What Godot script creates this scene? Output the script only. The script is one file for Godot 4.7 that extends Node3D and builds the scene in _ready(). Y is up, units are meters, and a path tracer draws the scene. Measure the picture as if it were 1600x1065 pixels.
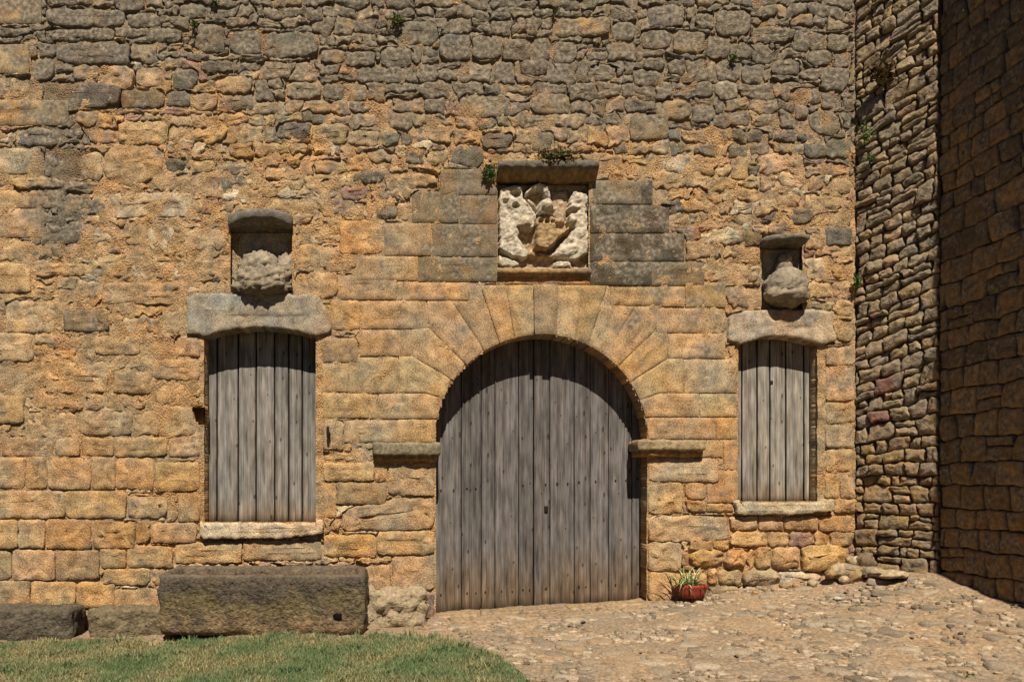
extends Node3D
# A weathered sandstone castle wall with an arched plank gate, two shuttered windows, worn carvings, a stone trough and a cobbled yard.
# Front wall: plane z = 0, 135 units of the survey sheet to the metre; survey point (615, 760) lies at x = 0, y = EYE.

const S := 135.0
const EYE := 1.407
const DIST := 9.0
const WX0 := -5.8
const WX1 := 5.36
const WY0 := -0.7
const WY1 := 7.75
var rng := RandomNumberGenerator.new()
var nA := FastNoiseLite.new()
var nB := FastNoiseLite.new()
var nC := FastNoiseLite.new()
var nW := FastNoiseLite.new()
var M := {}
var used := {}
var items: Array = []
var openings: Array = []

# ------------------------------------------------------------------ small helpers
func wx(px: float) -> float: return (px - 615.0) / S
func wy(py: float) -> float: return (760.0 - py) / S + EYE
func P(px: float, py: float) -> Vector2: return Vector2((px - 615.0) / S, (760.0 - py) / S + EYE)

func numbered(called: String) -> String:
	var k: int = used.get(called, 0)
	used[called] = k + 1
	return called if k == 0 else "%s_%03d" % [called, k]

func thing(called: String, label: String, category: String, at := Vector3.ZERO, group := "") -> Node3D:
	var o := Node3D.new()
	o.name = numbered(called)
	add_child(o)
	o.position = at
	o.set_meta("label", label)
	o.set_meta("category", category)
	if group: o.set_meta("group", group)
	return o

var child_count := {}
func part(called: String, mesh: Mesh, mat: Material, parent: Node3D, label := "") -> MeshInstance3D:
	var o := MeshInstance3D.new()
	var key := str(parent.get_instance_id()) + called
	var k: int = child_count.get(key, 0)
	child_count[key] = k + 1
	o.name = called if k == 0 else "%s_%03d" % [called, k]
	o.mesh = mesh
	o.material_override = mat
	parent.add_child(o)
	if label: o.set_meta("label", label)
	return o

func single(called: String, mesh: Mesh, mat: Material, label: String, category: String, at := Vector3.ZERO, group := "") -> MeshInstance3D:
	var o := MeshInstance3D.new()
	o.name = numbered(called)
	o.mesh = mesh
	o.material_override = mat
	add_child(o)
	o.position = at
	o.set_meta("label", label)
	o.set_meta("category", category)
	if group: o.set_meta("group", group)
	return o

func new_buf() -> Dictionary:
	return {"v": PackedVector3Array(), "c": PackedColorArray(), "u": PackedVector2Array(), "i": PackedInt32Array()}

func mesh_of(b: Dictionary, smooth := true) -> ArrayMesh:
	var a := []
	a.resize(Mesh.ARRAY_MAX)
	a[Mesh.ARRAY_VERTEX] = b.v
	a[Mesh.ARRAY_COLOR] = b.c
	a[Mesh.ARRAY_TEX_UV] = b.u
	a[Mesh.ARRAY_INDEX] = b.i
	var st := SurfaceTool.new()
	st.create_from_arrays(a)
	if not smooth:
		st.deindex()
		st.set_smooth_group(-1)
	st.generate_normals()
	return st.commit()

func add_buf(to: Dictionary, b: Dictionary) -> void:
	var base: int = to.v.size()
	to.v.append_array(b.v)
	to.c.append_array(b.c)
	to.u.append_array(b.u)
	for k in b.i: to.i.append(k + base)

func wall_uv(x: float, y: float) -> Vector2:
	return Vector2((x - WX0) / (WX1 - WX0), (WY1 - y) / (WY1 - WY0))

func sstep(a: float, b: float, x: float) -> float:
	var t := clampf((x - a) / (b - a), 0.0, 1.0)
	return t * t * (3.0 - 2.0 * t)

func area_of(p: PackedVector2Array) -> float:
	var s := 0.0
	for k in p.size():
		s += p[k].cross(p[(k + 1) % p.size()])
	return s * 0.5

func box_of(p: PackedVector2Array) -> Rect2:
	var r := Rect2(p[0], Vector2.ZERO)
	for q in p: r = r.expand(q)
	return r

func chaikin(p: PackedVector2Array, f := 0.25) -> PackedVector2Array:
	var o := PackedVector2Array()
	for k in p.size():
		var a := p[k]
		var b := p[(k + 1) % p.size()]
		o.append(a.lerp(b, f))
		o.append(a.lerp(b, 1.0 - f))
	return o

func resample(p: PackedVector2Array, step: float) -> PackedVector2Array:
	var o := PackedVector2Array()
	for k in p.size():
		var a := p[k]
		var b := p[(k + 1) % p.size()]
		var n := maxi(1, int(round(a.distance_to(b) / step)))
		if a.distance_to(b) < step * 0.35 and o.size() > 3: continue
		for j in n: o.append(a.lerp(b, float(j) / n))
	return o

# ------------------------------------------------------------------ one dressed or rough stone from its outline (metres, in the plane of its wall)
# style: joint, edge, proud, dome, rough, layer (stretch of the weathering), corner rounding
func stone(outline: PackedVector2Array, col: Color, st: Dictionary, back: float) -> Dictionary:
	var b := new_buf()
	var ins := Geometry2D.offset_polygon(outline, -st.joint, Geometry2D.JOIN_MITER)
	if ins.is_empty(): return b
	var p: PackedVector2Array = ins[0]
	for k in ins:
		if absf(area_of(k)) > absf(area_of(p)): p = k
	var ar := area_of(p)
	if absf(ar) < 0.0007: return b
	if ar < 0: p.reverse()
	var bb := box_of(p)
	var small := minf(bb.size.x, bb.size.y)
	if small < 0.018: return b
	for k in int(st.rounds): p = chaikin(p, st.cut)
	p = resample(p, clampf(small * 0.22, 0.022, 0.055) * st.get("coarse", 1.0))
	var n := p.size()
	if n < 5: return b
	var off := Vector2(rng.randf() * 40, rng.randf() * 40)
	var shift: Vector2 = Vector2(rng.randf_range(-0.013, 0.013), rng.randf_range(-0.013, 0.013)) * (0.0 if st.rough < 0.003 else 1.0)
	# ragged outline
	var nor := PackedVector2Array()
	nor.resize(n)
	for k in n:
		var t := p[(k + 1) % n] - p[(k + n - 1) % n]
		nor[k] = Vector2(t.y, -t.x).normalized()
	for k in n:
		p[k] += nor[k] * nB.get_noise_2d((p[k].x + off.x) * 9.0, (p[k].y + off.y) * 9.0) * st.ragged
	var c := Vector2.ZERO
	for q in p: c += q
	c /= n
	# principal axis
	var sxx := 0.0
	var sxy := 0.0
	var syy := 0.0
	for q in p:
		var d := q - c
		sxx += d.x * d.x
		sxy += d.x * d.y
		syy += d.y * d.y
	var ang := 0.5 * atan2(2.0 * sxy, sxx - syy)
	var ax := Vector2(cos(ang), sin(ang))
	var ay := Vector2(-ax.y, ax.x)
	var hx := 0.0
	var hy := 0.0
	for q in p:
		hx = maxf(hx, absf((q - c).dot(ax)))
		hy = maxf(hy, absf((q - c).dot(ay)))
	var sp := maxf(0.0, hx - hy) * 0.95
	var edge: float = minf(st.edge, hy * 0.45)
	var proud: float = st.proud + rng.randfn(0.0, st.vary)
	var tilt := Vector2(rng.randfn(0, st.tilt), rng.randfn(0, st.tilt))
	var scales := [1.0]
	var m := clampi(int(hy / (0.05 * st.get("coarse", 1.0))), 1, 5)
	for k in m: scales.append(1.0 - (k + 1.0) / (m + 0.85))
	var tone := rng.randf_range(0.96, 1.04) if st.rough < 0.003 else rng.randf_range(0.87, 1.12)
	var rings := 2 + scales.size()
	var tint := Color(col.r * tone, col.g * tone * rng.randf_range(0.97, 1.03), col.b * tone * rng.randf_range(0.93, 1.07))
	for r in rings:
		for k in n:
			var q := p[k]
			var z := 0.0
			if r == 0:
				z = -back
			else:
				var s: float = 1.0 if r == 1 else scales[r - 2]
				var d := q - c
				var t := clampf(d.dot(ax), -sp, sp)
				var anchor := c + ax * t
				if r >= 2:
					q = anchor + (q - anchor) * (1.0 - edge / maxf(hy, 0.01)) * s
				var w := (q - anchor).length() / maxf(hy, 0.01)
				z = proud + st.dome * (1.0 - minf(w * w, 1.0)) + tilt.dot(q - c)
				var u: float = (q.x + off.x * 0.2) * st.sx
				var v: float = (q.y + off.y * 0.2) * st.sy
				var rn := nA.get_noise_2d(u * 5.5, v * 5.5)
				var rl := sqrt(rn * rn + 0.03) * 2.0 - 0.75
				z += st.rough * (rl + 0.9 * nB.get_noise_2d(u * 14.0, v * 14.0) + 0.5 * nC.get_noise_2d(u * 31.0, v * 31.0))
				if r == 1: z -= edge * 1.1
				elif s == 1.0: z -= edge * 0.12
			b.v.append(Vector3(q.x, q.y, z))
			var f := 1.0 + 0.13 * nA.get_noise_2d(q.x * 7.0 + off.x, q.y * 7.0)
			b.c.append(Color(tint.r * f, tint.g * f, tint.b * f))
			b.u.append(wall_uv(q.x, q.y) + shift)
	for r in rings - 1:
		for k in n:
			var a0 := r * n + k
			var b0 := r * n + (k + 1) % n
			var c0 := a0 + n
			var d0 := b0 + n
			b.i.append_array([a0, d0, b0, a0, c0, d0])
	# close the innermost ring
	var inner := PackedVector2Array()
	var base := (rings - 1) * n
	for k in n: inner.append(Vector2(b.v[base + k].x, b.v[base + k].y))
	var tri := Geometry2D.triangulate_polygon(inner)
	if tri.size() < 3:
		for k in n - 2: b.i.append_array([base, base + k + 2, base + k + 1])
	else:
		for k in tri.size() / 3:
			var i0 := tri[k * 3]
			var i1 := tri[k * 3 + 1]
			var i2 := tri[k * 3 + 2]
			if (inner[i1] - inner[i0]).cross(inner[i2] - inner[i0]) > 0: b.i.append_array([base + i0, base + i2, base + i1])
			else: b.i.append_array([base + i0, base + i1, base + i2])
	return b

# a block with rounded, worn edges, subdivided and roughened; origin at the centre of its base
func rough_box(size: Vector3, seg: float, rad: float, amp: float, col: Color, seed_at: float, fr := 6.0) -> Dictionary:
	var b := new_buf()
	var h := size * 0.5
	var axes := [[Vector3.RIGHT, Vector3.UP, Vector3.BACK], [Vector3.LEFT, Vector3.UP, Vector3.FORWARD], [Vector3.BACK, Vector3.UP, Vector3.LEFT], [Vector3.FORWARD, Vector3.UP, Vector3.RIGHT], [Vector3.RIGHT, Vector3.FORWARD, Vector3.UP], [Vector3.RIGHT, Vector3.BACK, Vector3.DOWN]]
	for f in axes:
		var du: Vector3 = f[0]
		var dv: Vector3 = f[1]
		var dn: Vector3 = f[2]
		var lu := absf(du.dot(size))
		var lv := absf(dv.dot(size))
		var nu := maxi(3, int(ceil(lu / seg)))
		var nv := maxi(3, int(ceil(lv / seg)))
		var base: int = b.v.size()
		for j in nv + 1:
			for i in nu + 1:
				var p: Vector3 = du * (float(i) / nu - 0.5) * lu + dv * (float(j) / nv - 0.5) * lv + dn * absf(dn.dot(h))
				var q := p.clamp(-h + Vector3.ONE * rad, h - Vector3.ONE * rad)
				var dir := (p - q).normalized()
				p = q + dir * rad
				var e := p * fr + Vector3.ONE * seed_at
				p += dir * amp * (nA.get_noise_3dv(e) * 1.3 + absf(nB.get_noise_3dv(e * 2.2)) * 0.9 + 0.4 * nC.get_noise_3dv(e * 4.7))
				var k := 1.0 + 0.16 * nA.get_noise_3dv(e * 0.8)
				b.v.append(p + Vector3(0, h.y, 0))
				b.c.append(Color(col.r * k, col.g * k, col.b * k))
				b.u.append(Vector2(float(i) / nu * lu, float(j) / nv * lv))
		for j in nv:
			for i in nu:
				var a0 := base + j * (nu + 1) + i
				b.i.append_array([a0, a0 + nu + 2, a0 + 1, a0, a0 + nu + 1, a0 + nu + 2])
	return b

# a worn lump: an ellipsoid pushed about by noise
func lump(to: Dictionary, c: Vector3, r: Vector3, amp: float, col: Color, seed_at: float, nu := 34, nv := 22, fr := 5.0) -> void:
	var base: int = to.v.size()
	for j in nv + 1:
		for i in nu + 1:
			var th := TAU * (i % nu) / nu
			var ph := PI * j / nv
			var d := Vector3(sin(ph) * cos(th), cos(ph), sin(ph) * sin(th))
			var e := d * r * fr * 1.6 + Vector3.ONE * seed_at
			var k := 1.0 + amp * (nA.get_noise_3dv(e) * 1.2 + absf(nB.get_noise_3dv(e * 2.0)) * 1.2 - 0.2 + 0.5 * nC.get_noise_3dv(e * 4.0))
			to.v.append(c + d * r * k)
			var f := 1.0 + 0.3 * nB.get_noise_3dv(e * 1.5)
			to.c.append(Color(col.r * f, col.g * f, col.b * f))
			to.u.append(Vector2(float(i) / nu, float(j) / nv))
	for j in nv:
		for i in nu:
			var a0 := base + j * (nu + 1) + i
			to.i.append_array([a0, a0 + nu + 2, a0 + 1, a0, a0 + nu + 1, a0 + nu + 2])

func flip(b: Dictionary) -> void:
	for k in b.i.size() / 3:
		var t: int = b.i[k * 3 + 1]
		b.i[k * 3 + 1] = b.i[k * 3 + 2]
		b.i[k * 3 + 2] = t

# ------------------------------------------------------------------ textures
func noise_bytes(w: int, h: int, freq: float, oct: int, sd: int, kind := FastNoiseLite.TYPE_SIMPLEX_SMOOTH, seamless := false, ridged := false) -> PackedByteArray:
	var n := FastNoiseLite.new()
	n.noise_type = kind
	n.seed = sd
	n.frequency = freq
	n.fractal_octaves = oct
	n.fractal_type = FastNoiseLite.FRACTAL_RIDGED if ridged else FastNoiseLite.FRACTAL_FBM
	var im := n.get_seamless_image(w, h) if seamless else n.get_image(w, h)
	im.convert(Image.FORMAT_L8)
	return im.get_data()

func tex_rgb(w: int, h: int, d: PackedByteArray) -> ImageTexture:
	return ImageTexture.create_from_image(Image.create_from_data(w, h, false, Image.FORMAT_RGB8, d))

func tex_l(w: int, h: int, d: PackedByteArray) -> ImageTexture:
	return ImageTexture.create_from_image(Image.create_from_data(w, h, false, Image.FORMAT_L8, d))

# where rain and lichen have greyed the front wall (survey units)
func weather(px: float, py: float) -> float:
	var m := 0.0
	var low := 150.0 + 90.0 * sstep(250.0, 700.0, px) + 30.0 * sstep(900.0, 1250.0, px)
	m = maxf(m, 0.86 * (1.0 - sstep(low - 130.0, low + 90.0, py)))
	m = maxf(m, 1.0 * exp(-pow((px - 95.0) / 60.0, 2.0)) * (1.0 - sstep(330.0, 480.0, py)))
	m = maxf(m, 0.75 * exp(-pow((px - 425.0) / 32.0, 2.0)) * (1.0 - sstep(200.0, 300.0, py)))
	m = maxf(m, 0.64 * sstep(905.0, 940.0, px) * (1.0 - sstep(1040.0, 1140.0, px)) * sstep(250.0, 300.0, py) * (1.0 - sstep(425.0, 475.0, py)))
	m = maxf(m, 0.52 * sstep(625.0, 700.0, px) * (1.0 - sstep(770.0, 800.0, px)) * sstep(255.0, 290.0, py) * (1.0 - sstep(420.0, 475.0, py)))
	m = maxf(m, 0.6 * exp(-pow((px - 1060.0) / 75.0, 2.0) - pow((py - 470.0) / 45.0, 2.0)))
	m = maxf(m, 0.6 * exp(-pow((px - 985.0 + (py - 500.0) * 0.6) / 30.0, 2.0) - pow((py - 505.0) / 45.0, 2.0)))
	m = maxf(m, 0.6 * exp(-pow((px - 715.0 - (py - 490.0) * 0.7) / 30.0, 2.0) - pow((py - 490.0) / 50.0, 2.0)))
	m = maxf(m, 0.66 * exp(-pow((px - 1105.0) / 38.0, 2.0) - pow((py - 545.0) / 22.0, 2.0)))
	m = maxf(m, 0.5 * exp(-pow((px - 1120.0) / 40.0, 2.0) - pow((py - 600.0) / 30.0, 2.0)))
	m = maxf(m, 0.55 * exp(-pow((px - 1180.0) / 120.0, 2.0) - pow((py - 380.0) / 60.0, 2.0)))
	m = maxf(m, 0.5 * exp(-pow((px - 220.0) / 120.0, 2.0) - pow((py - 420.0) / 60.0, 2.0)))
	m = maxf(m, 0.20 + 0.12 * sstep(700.0, 300.0, py))
	# the dressed stone round the arch has stayed clean
	var clean := sstep(530.0, 600.0, px) * sstep(1150.0, 1090.0, px) * sstep(428.0, 460.0, py) * sstep(720.0, 690.0, py)
	return m - 0.10 * clean

func make_textures() -> void:
	var w := 2048
	var h := 1550
	var fine := noise_bytes(w, h, 0.26, 3, 11)
	var mid := noise_bytes(w, h, 0.03, 4, 12)
	var big := noise_bytes(w, h, 0.008, 3, 13)
	var blot := noise_bytes(w, h, 0.017, 6, 14)
	var lw := 186
	var lh := 140
	var env := Image.create(lw, lh, false, Image.FORMAT_L8)
	for y in lh:
		for x in lw:
			var X := lerpf(WX0, WX1, (x + 0.5) / lw)
			var Y := lerpf(WY1, WY0, (y + 0.5) / lh)
			var v := weather(X * S + 615.0, 760.0 - (Y - EYE) * S)
			env.set_pixel(x, y, Color(v, v, v))
	env.resize(w, h, Image.INTERPOLATE_BILINEAR)
	var ed := env.get_data()
	var rgb := PackedByteArray()
	rgb.resize(w * h * 3)
	var mask := PackedByteArray()
	mask.resize(w * h)
	for k in w * h:
		var f := fine[k]
		var g := 196.0 + (f - 128) * 0.62 + (mid[k] - 128) * 0.36
		var warm := (big[k] - 128) * 0.16
		var j := k * 3
		rgb[j] = clampi(int(g + warm + 22.0), 0, 255)
		rgb[j + 1] = clampi(int(g + 20.0), 0, 255)
		rgb[j + 2] = clampi(int(g - warm * 1.2 + 19.0), 0, 255)
		var v := (ed[k] / 255.0 - 0.5) * 1.75 + (blot[k] - 122) / 128.0 * 1.12 + (f - 128) / 330.0
		v = clampf(v * 1.5 + 0.14, 0.0, 0.86)
		mask[k] = int(v * 255.0)
	var pits := noise_bytes(w, h, 0.10, 3, 15, FastNoiseLite.TYPE_SIMPLEX_SMOOTH, false, true)
	var rel := PackedByteArray()
	rel.resize(w * h)
	for k in w * h:
		rel[k] = clampi(int(128.0 + (fine[k] - 128) * (0.12 + 0.42 * clampf((big[k] - 96) / 64.0, 0.0, 1.0)) + (mid[k] - 128) * 0.45 - maxf(0.0, pits[k] - 175.0) * 0.9), 0, 255)
	M.wall_relief = tex_l(w, h, rel)
	M.wall_grain = tex_rgb(w, h, rgb)
	M.wall_mask = tex_l(w, h, mask)
	# grey lichened skin
	var g2 := 512
	var a := noise_bytes(g2, g2, 0.05, 5, 21, FastNoiseLite.TYPE_SIMPLEX_SMOOTH, true)
	var c := noise_bytes(g2, g2, 0.3, 2, 22, FastNoiseLite.TYPE_SIMPLEX_SMOOTH, true)
	var rg := PackedByteArray()
	rg.resize(g2 * g2 * 3)
	for k in g2 * g2:
		var v := 106.0 + (a[k] - 128) * 0.42 + (c[k] - 128) * 0.2
		if c[k] > 225: v += 40.0
		rg[k * 3] = clampi(int(v * 1.03), 0, 255)
		rg[k * 3 + 1] = clampi(int(v * 0.95), 0, 255)
		rg[k * 3 + 2] = clampi(int(v * 0.83), 0, 255)
	M.grey_skin = tex_rgb(g2, g2, rg)
	# general stone grain and a patchy mask for the other stones
	var gr := PackedByteArray()
	gr.resize(g2 * g2 * 3)
	var pm := PackedByteArray()
	pm.resize(g2 * g2)
	var d := noise_bytes(g2, g2, 0.02, 4, 23, FastNoiseLite.TYPE_SIMPLEX_SMOOTH, true)
	for k in g2 * g2:
		var v := 190.0 + (a[k] - 128) * 0.4 + (c[k] - 128) * 0.3
		gr[k * 3] = clampi(int(v + 8), 0, 255)
		gr[k * 3 + 1] = clampi(int(v + 4), 0, 255)
		gr[k * 3 + 2] = clampi(int(v), 0, 255)
		pm[k] = clampi(int((d[k] - 128) * 3.2 + 95), 0, 215)
	M.grain = tex_rgb(g2, g2, gr)
	M.patch = tex_l(g2, g2, pm)
	# relief: pitted, crumbly sandstone
	var bsz := 1024
	var h1 := noise_bytes(bsz, bsz, 0.016, 5, 31, FastNoiseLite.TYPE_SIMPLEX_SMOOTH, true)
	var h2 := noise_bytes(bsz, bsz, 0.06, 3, 32, FastNoiseLite.TYPE_SIMPLEX_SMOOTH, true, true)
	var h3 := noise_bytes(bsz, bsz, 0.05, 2, 33, FastNoiseLite.TYPE_CELLULAR, true)
	var hb := PackedByteArray()
	hb.resize(bsz * bsz)
	for k in bsz * bsz:
		var v := h1[k] * 0.55 + (255 - h2[k]) * 0.25 + h3[k] * 0.2
		hb[k] = clampi(int(v), 0, 255)
	M.relief = tex_l(bsz, bsz, hb)
	# wood: weathered grain running up the boards
	var ww := 512
	var wh := 1024
	var g1 := FastNoiseLite.new()
	g1.seed = 41
	g1.frequency = 0.02
	g1.fractal_octaves = 3
	var col := PackedByteArray()
	col.resize(ww * wh * 3)
	var wb := PackedByteArray()
	wb.resize(ww * wh)
	var warp := noise_bytes(ww, wh, 0.006, 2, 42)
	var st1 := FastNoiseLite.new()
	st1.seed = 43
	st1.frequency = 0.1
	st1.fractal_octaves = 4
	var line := st1.get_image(2048, 64)
	line.convert(Image.FORMAT_L8)
	line.resize(2048, wh, Image.INTERPOLATE_CUBIC)
	var ld := line.get_data()
	var sn := FastNoiseLite.new()
	sn.seed = 44
	sn.frequency = 0.02
	sn.fractal_octaves = 4
	var si := sn.get_image(ww, wh / 12)
	si.convert(Image.FORMAT_L8)
	si.resize(ww, wh, Image.INTERPOLATE_CUBIC)
	var slow := si.get_data()
	var wear := noise_bytes(ww, wh, 0.010, 4, 47)
	for y in wh:
		for x in ww:
			var k := y * ww + x
			var xx := clampi(int(x * 1.0 + (warp[k] - 128) * 0.10) + 300, 0, 2047)
			var s := ld[y * 2048 + xx]
			var v := 174.0 + (s - 128) * 0.22 + (slow[k] - 128) * 0.22 + (wear[k] - 128) * 0.30
			if s < 58: v -= 18.0
			var t := (slow[(k + 7777) % (ww * wh)] - 128) * 0.05
			col[k * 3] = clampi(int(v + t + 4.0), 0, 255)
			col[k * 3 + 1] = clampi(int(v), 0, 255)
			col[k * 3 + 2] = clampi(int(v - t - 3.0), 0, 255)
			wb[k] = s
	# knots, short drying cracks and rust runs
	var kr := RandomNumberGenerator.new()
	kr.seed = 77
	for n in 64:
		var cx := kr.randi_range(10, ww - 10)
		var cy := kr.randi_range(20, wh - 90)
		var kind := kr.randi() % 3
		var rx := kr.randf_range(6.0, 13.0) if kind == 0 else kr.randf_range(1.6, 3.2)
		var ry := rx * kr.randf_range(0.35, 0.6) if kind == 0 else kr.randf_range(14.0, 60.0)
		for y in range(maxi(0, int(cy - ry * 2)), mini(wh, int(cy + ry * 2))):
			for x in range(maxi(0, int(cx - rx * 2)), mini(ww, int(cx + rx * 2))):
				var far := Vector2((x - cx) / rx, (y - cy) / ry).length()
				if far > 1.6: continue
				var k := (y * ww + x) * 3
				var f := 1.0
				if kind == 0: f = 0.62 + 0.38 * sstep(0.2, 1.5, far) if far < 0.8 or far > 1.15 else 0.72
				else: f = 1.0 - 0.30 * (1.0 - sstep(0.3, 1.6, far))
				col[k] = int(col[k] * f)
				col[k + 1] = int(col[k + 1] * (f - 0.02 * (1.0 - f)))
				col[k + 2] = int(col[k + 2] * (f - 0.05 * (1.0 - f)))
	M.wood_tex = tex_rgb(ww, wh, col)
	M.wood_relief = tex_l(ww, wh, wb)

func make_mat(albedo: Texture2D, tri := 0.0, bump := 1.0, rough := 0.95) -> StandardMaterial3D:
	var m := StandardMaterial3D.new()
	m.vertex_color_use_as_albedo = true
	m.albedo_texture = albedo
	m.roughness = rough
	m.metallic_specular = 0.25
	if tri > 0.0:
		m.uv1_triplanar = true
		m.uv1_scale = Vector3.ONE * tri
	if bump > 0.0:
		m.heightmap_enabled = true
		m.heightmap_texture = M.relief
		m.heightmap_scale = bump
	return m

func make_materials() -> void:
	make_textures()
	var m := make_mat(M.wall_grain, 0.0, 0.0)
	m.heightmap_enabled = true
	m.heightmap_texture = M.wall_relief
	m.heightmap_scale = 1.4
	m.detail_enabled = true
	m.detail_blend_mode = BaseMaterial3D.BLEND_MODE_MIX
	m.detail_albedo = M.grey_skin
	m.detail_uv_layer = BaseMaterial3D.DETAIL_UV_2
	m.uv2_triplanar = true
	m.uv2_scale = Vector3.ONE * 0.6
	m.detail_mask = M.wall_mask
	M.wall = m
	M.wall_plain = make_mat(M.wall_grain, 0.0, 0.0)
	M.wall_plain.heightmap_enabled = true
	M.wall_plain.heightmap_texture = M.wall_relief
	M.wall_plain.heightmap_scale = 3.2
	var ws: StandardMaterial3D = m.duplicate()
	ws.heightmap_scale = 0.7
	M.wall_smooth = ws
	M.stone = make_mat(M.grain, 0.55, 1.6)
	var o := make_mat(M.grain, 0.4, 2.0)
	o.detail_enabled = true
	o.detail_blend_mode = BaseMaterial3D.BLEND_MODE_MIX
	o.detail_albedo = M.grey_skin
	o.detail_uv_layer = BaseMaterial3D.DETAIL_UV_2
	o.uv2_triplanar = true
	o.uv2_scale = Vector3.ONE * 0.6
	o.detail_mask = M.patch
	M.patchy = o
	M.coarse = make_mat(M.grain, 0.7, 4.5)
	M.earth = make_mat(M.grain, 0.8, 1.2, 1.0)
	var wd := StandardMaterial3D.new()
	wd.vertex_color_use_as_albedo = true
	wd.albedo_texture = M.wood_tex
	wd.roughness = 0.85
	wd.metallic_specular = 0.25
	wd.heightmap_enabled = true
	wd.heightmap_texture = M.wood_relief
	wd.heightmap_scale = 0.15
	M.wood = wd
	var ir := StandardMaterial3D.new()
	ir.albedo_color = Color(0.13, 0.09, 0.07)
	ir.roughness = 0.8
	ir.metallic_specular = 0.3
	M.iron = ir
	var lf := StandardMaterial3D.new()
	lf.vertex_color_use_as_albedo = true
	lf.roughness = 0.7
	lf.metallic_specular = 0.3
	lf.cull_mode = BaseMaterial3D.CULL_DISABLED
	lf.backlight_enabled = true
	lf.backlight = Color(0.4, 0.45, 0.2)
	M.leaf = lf
	var pt := StandardMaterial3D.new()
	pt.albedo_color = Color(0.5, 0.22, 0.15)
	pt.roughness = 0.7
	pt.metallic_specular = 0.3
	M.pot = pt

# ------------------------------------------------------------------ what the stones of the front wall look like
var TONE := {
	"t": Color(0.460, 0.312, 0.170), "o": Color(0.462, 0.290, 0.138), "b": Color(0.400, 0.280, 0.150), "g": Color(0.182, 0.156, 0.117), "s": Color(0.108, 0.088, 0.060),
	"w": Color(0.540, 0.435, 0.285), "p": Color(0.330, 0.203, 0.145), "y": Color(0.474, 0.340, 0.192), "d": Color(0.245, 0.185, 0.115), "k": Color(0.390, 0.322, 0.230),
}
var STYLE := {
	# ashlar: tight joints, flat faces
	"a": {"joint": 0.0022, "edge": 0.003, "proud": 0.004, "vary": 0.0015, "dome": 0.0, "rough": 0.0015, "sx": 1.0, "sy": 1.4, "tilt": 0.002, "rounds": 0, "cut": 0.2, "ragged": 0.004, "coarse": 1.2},
	# worn blocks with open joints
	"b": {"joint": 0.006, "edge": 0.009, "proud": 0.009, "vary": 0.005, "dome": 0.001, "rough": 0.008, "sx": 0.8, "sy": 1.4, "tilt": 0.02, "rounds": 1, "cut": 0.07, "ragged": 0.015},
	# rubble
	"r": {"joint": 0.008, "edge": 0.009, "proud": 0.002, "vary": 0.007, "dome": 0.001, "rough": 0.012, "sx": 0.8, "sy": 1.3, "tilt": 0.05, "rounds": 1, "cut": 0.20, "ragged": 0.036},
	# rubble almost buried in mortar
	"f": {"joint": 0.007, "edge": 0.008, "proud": -0.003, "vary": 0.004, "dome": 0.001, "rough": 0.010, "sx": 0.7, "sy": 1.6, "tilt": 0.03, "rounds": 1, "cut": 0.20, "ragged": 0.038},
	# bedded sandstone weathered into layers
	"l": {"joint": 0.006, "edge": 0.009, "proud": 0.006, "vary": 0.003, "dome": 0.001, "rough": 0.016, "sx": 0.3, "sy": 2.2, "tilt": 0.01, "rounds": 1, "cut": 0.10, "ragged": 0.018},
	# boulders at the foot of the wall
	"h": {"joint": 0.008, "edge": 0.022, "proud": 0.022, "vary": 0.012, "dome": 0.022, "rough": 0.020, "sx": 0.9, "sy": 1.2, "tilt": 0.06, "rounds": 2, "cut": 0.20, "ragged": 0.034},
}

func add_poly(pts: PackedVector2Array, c: String, st: String, called := "stone", label := "") -> void:
	items.append({"p": pts, "c": c, "st": st, "n": called, "l": label})

func q(x0: float, y0: float, x1: float, y1: float, c: String, st := "r", called := "") -> void:
	var j := 0.0 if st == "a" else 1.6
	var p := PackedVector2Array()
	for k in [[x0, y0], [x1, y0], [x1, y1], [x0, y1]]:
		var c0 := Vector2(k[0] + rng.randf_range(-j, j), k[1] + rng.randf_range(-j, j))
		if st != "a" and rng.randf() < 0.3:
			var mid := Vector2((x0 + x1) / 2, (y0 + y1) / 2)
			var sx := signf(mid.x - c0.x) * rng.randf_range(2.0, 8.0)
			var sy := signf(mid.y - c0.y) * rng.randf_range(2.0, 7.0)
			var hz := P(c0.x + sx, c0.y)
			var vt := P(c0.x, c0.y + sy)
			if (k[0] == x0 and k[1] == y0) or (k[0] == x1 and k[1] == y1):
				p.append(vt)
				p.append(hz)
			else:
				p.append(hz)
				p.append(vt)
			continue
		p.append(P(c0.x, c0.y))
	add_poly(p, c, st, called if called else ("ashlar_block" if st == "a" else "stone"))

func row(st: String, y0: float, y1: float, xs: Array, cs: String) -> void:
	for k in xs.size() - 1: q(xs[k], y0, xs[k + 1], y1, cs[k % cs.length()], st)

func vous(pts: Array, c: String) -> void:
	var p := PackedVector2Array()
	for k in pts.size() / 2: p.append(P(pts[k * 2], pts[k * 2 + 1]))
	add_poly(p, c, "a", "voussoir")

func arc(cx: float, cy: float, r: float, a0: float, a1: float, n: int) -> PackedVector2Array:
	var p := PackedVector2Array()
	for k in n + 1:
		var a := deg_to_rad(lerpf(a0, a1, float(k) / n))
		p.append(P(cx + r * cos(a), cy - r * sin(a)))
	return p

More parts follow.
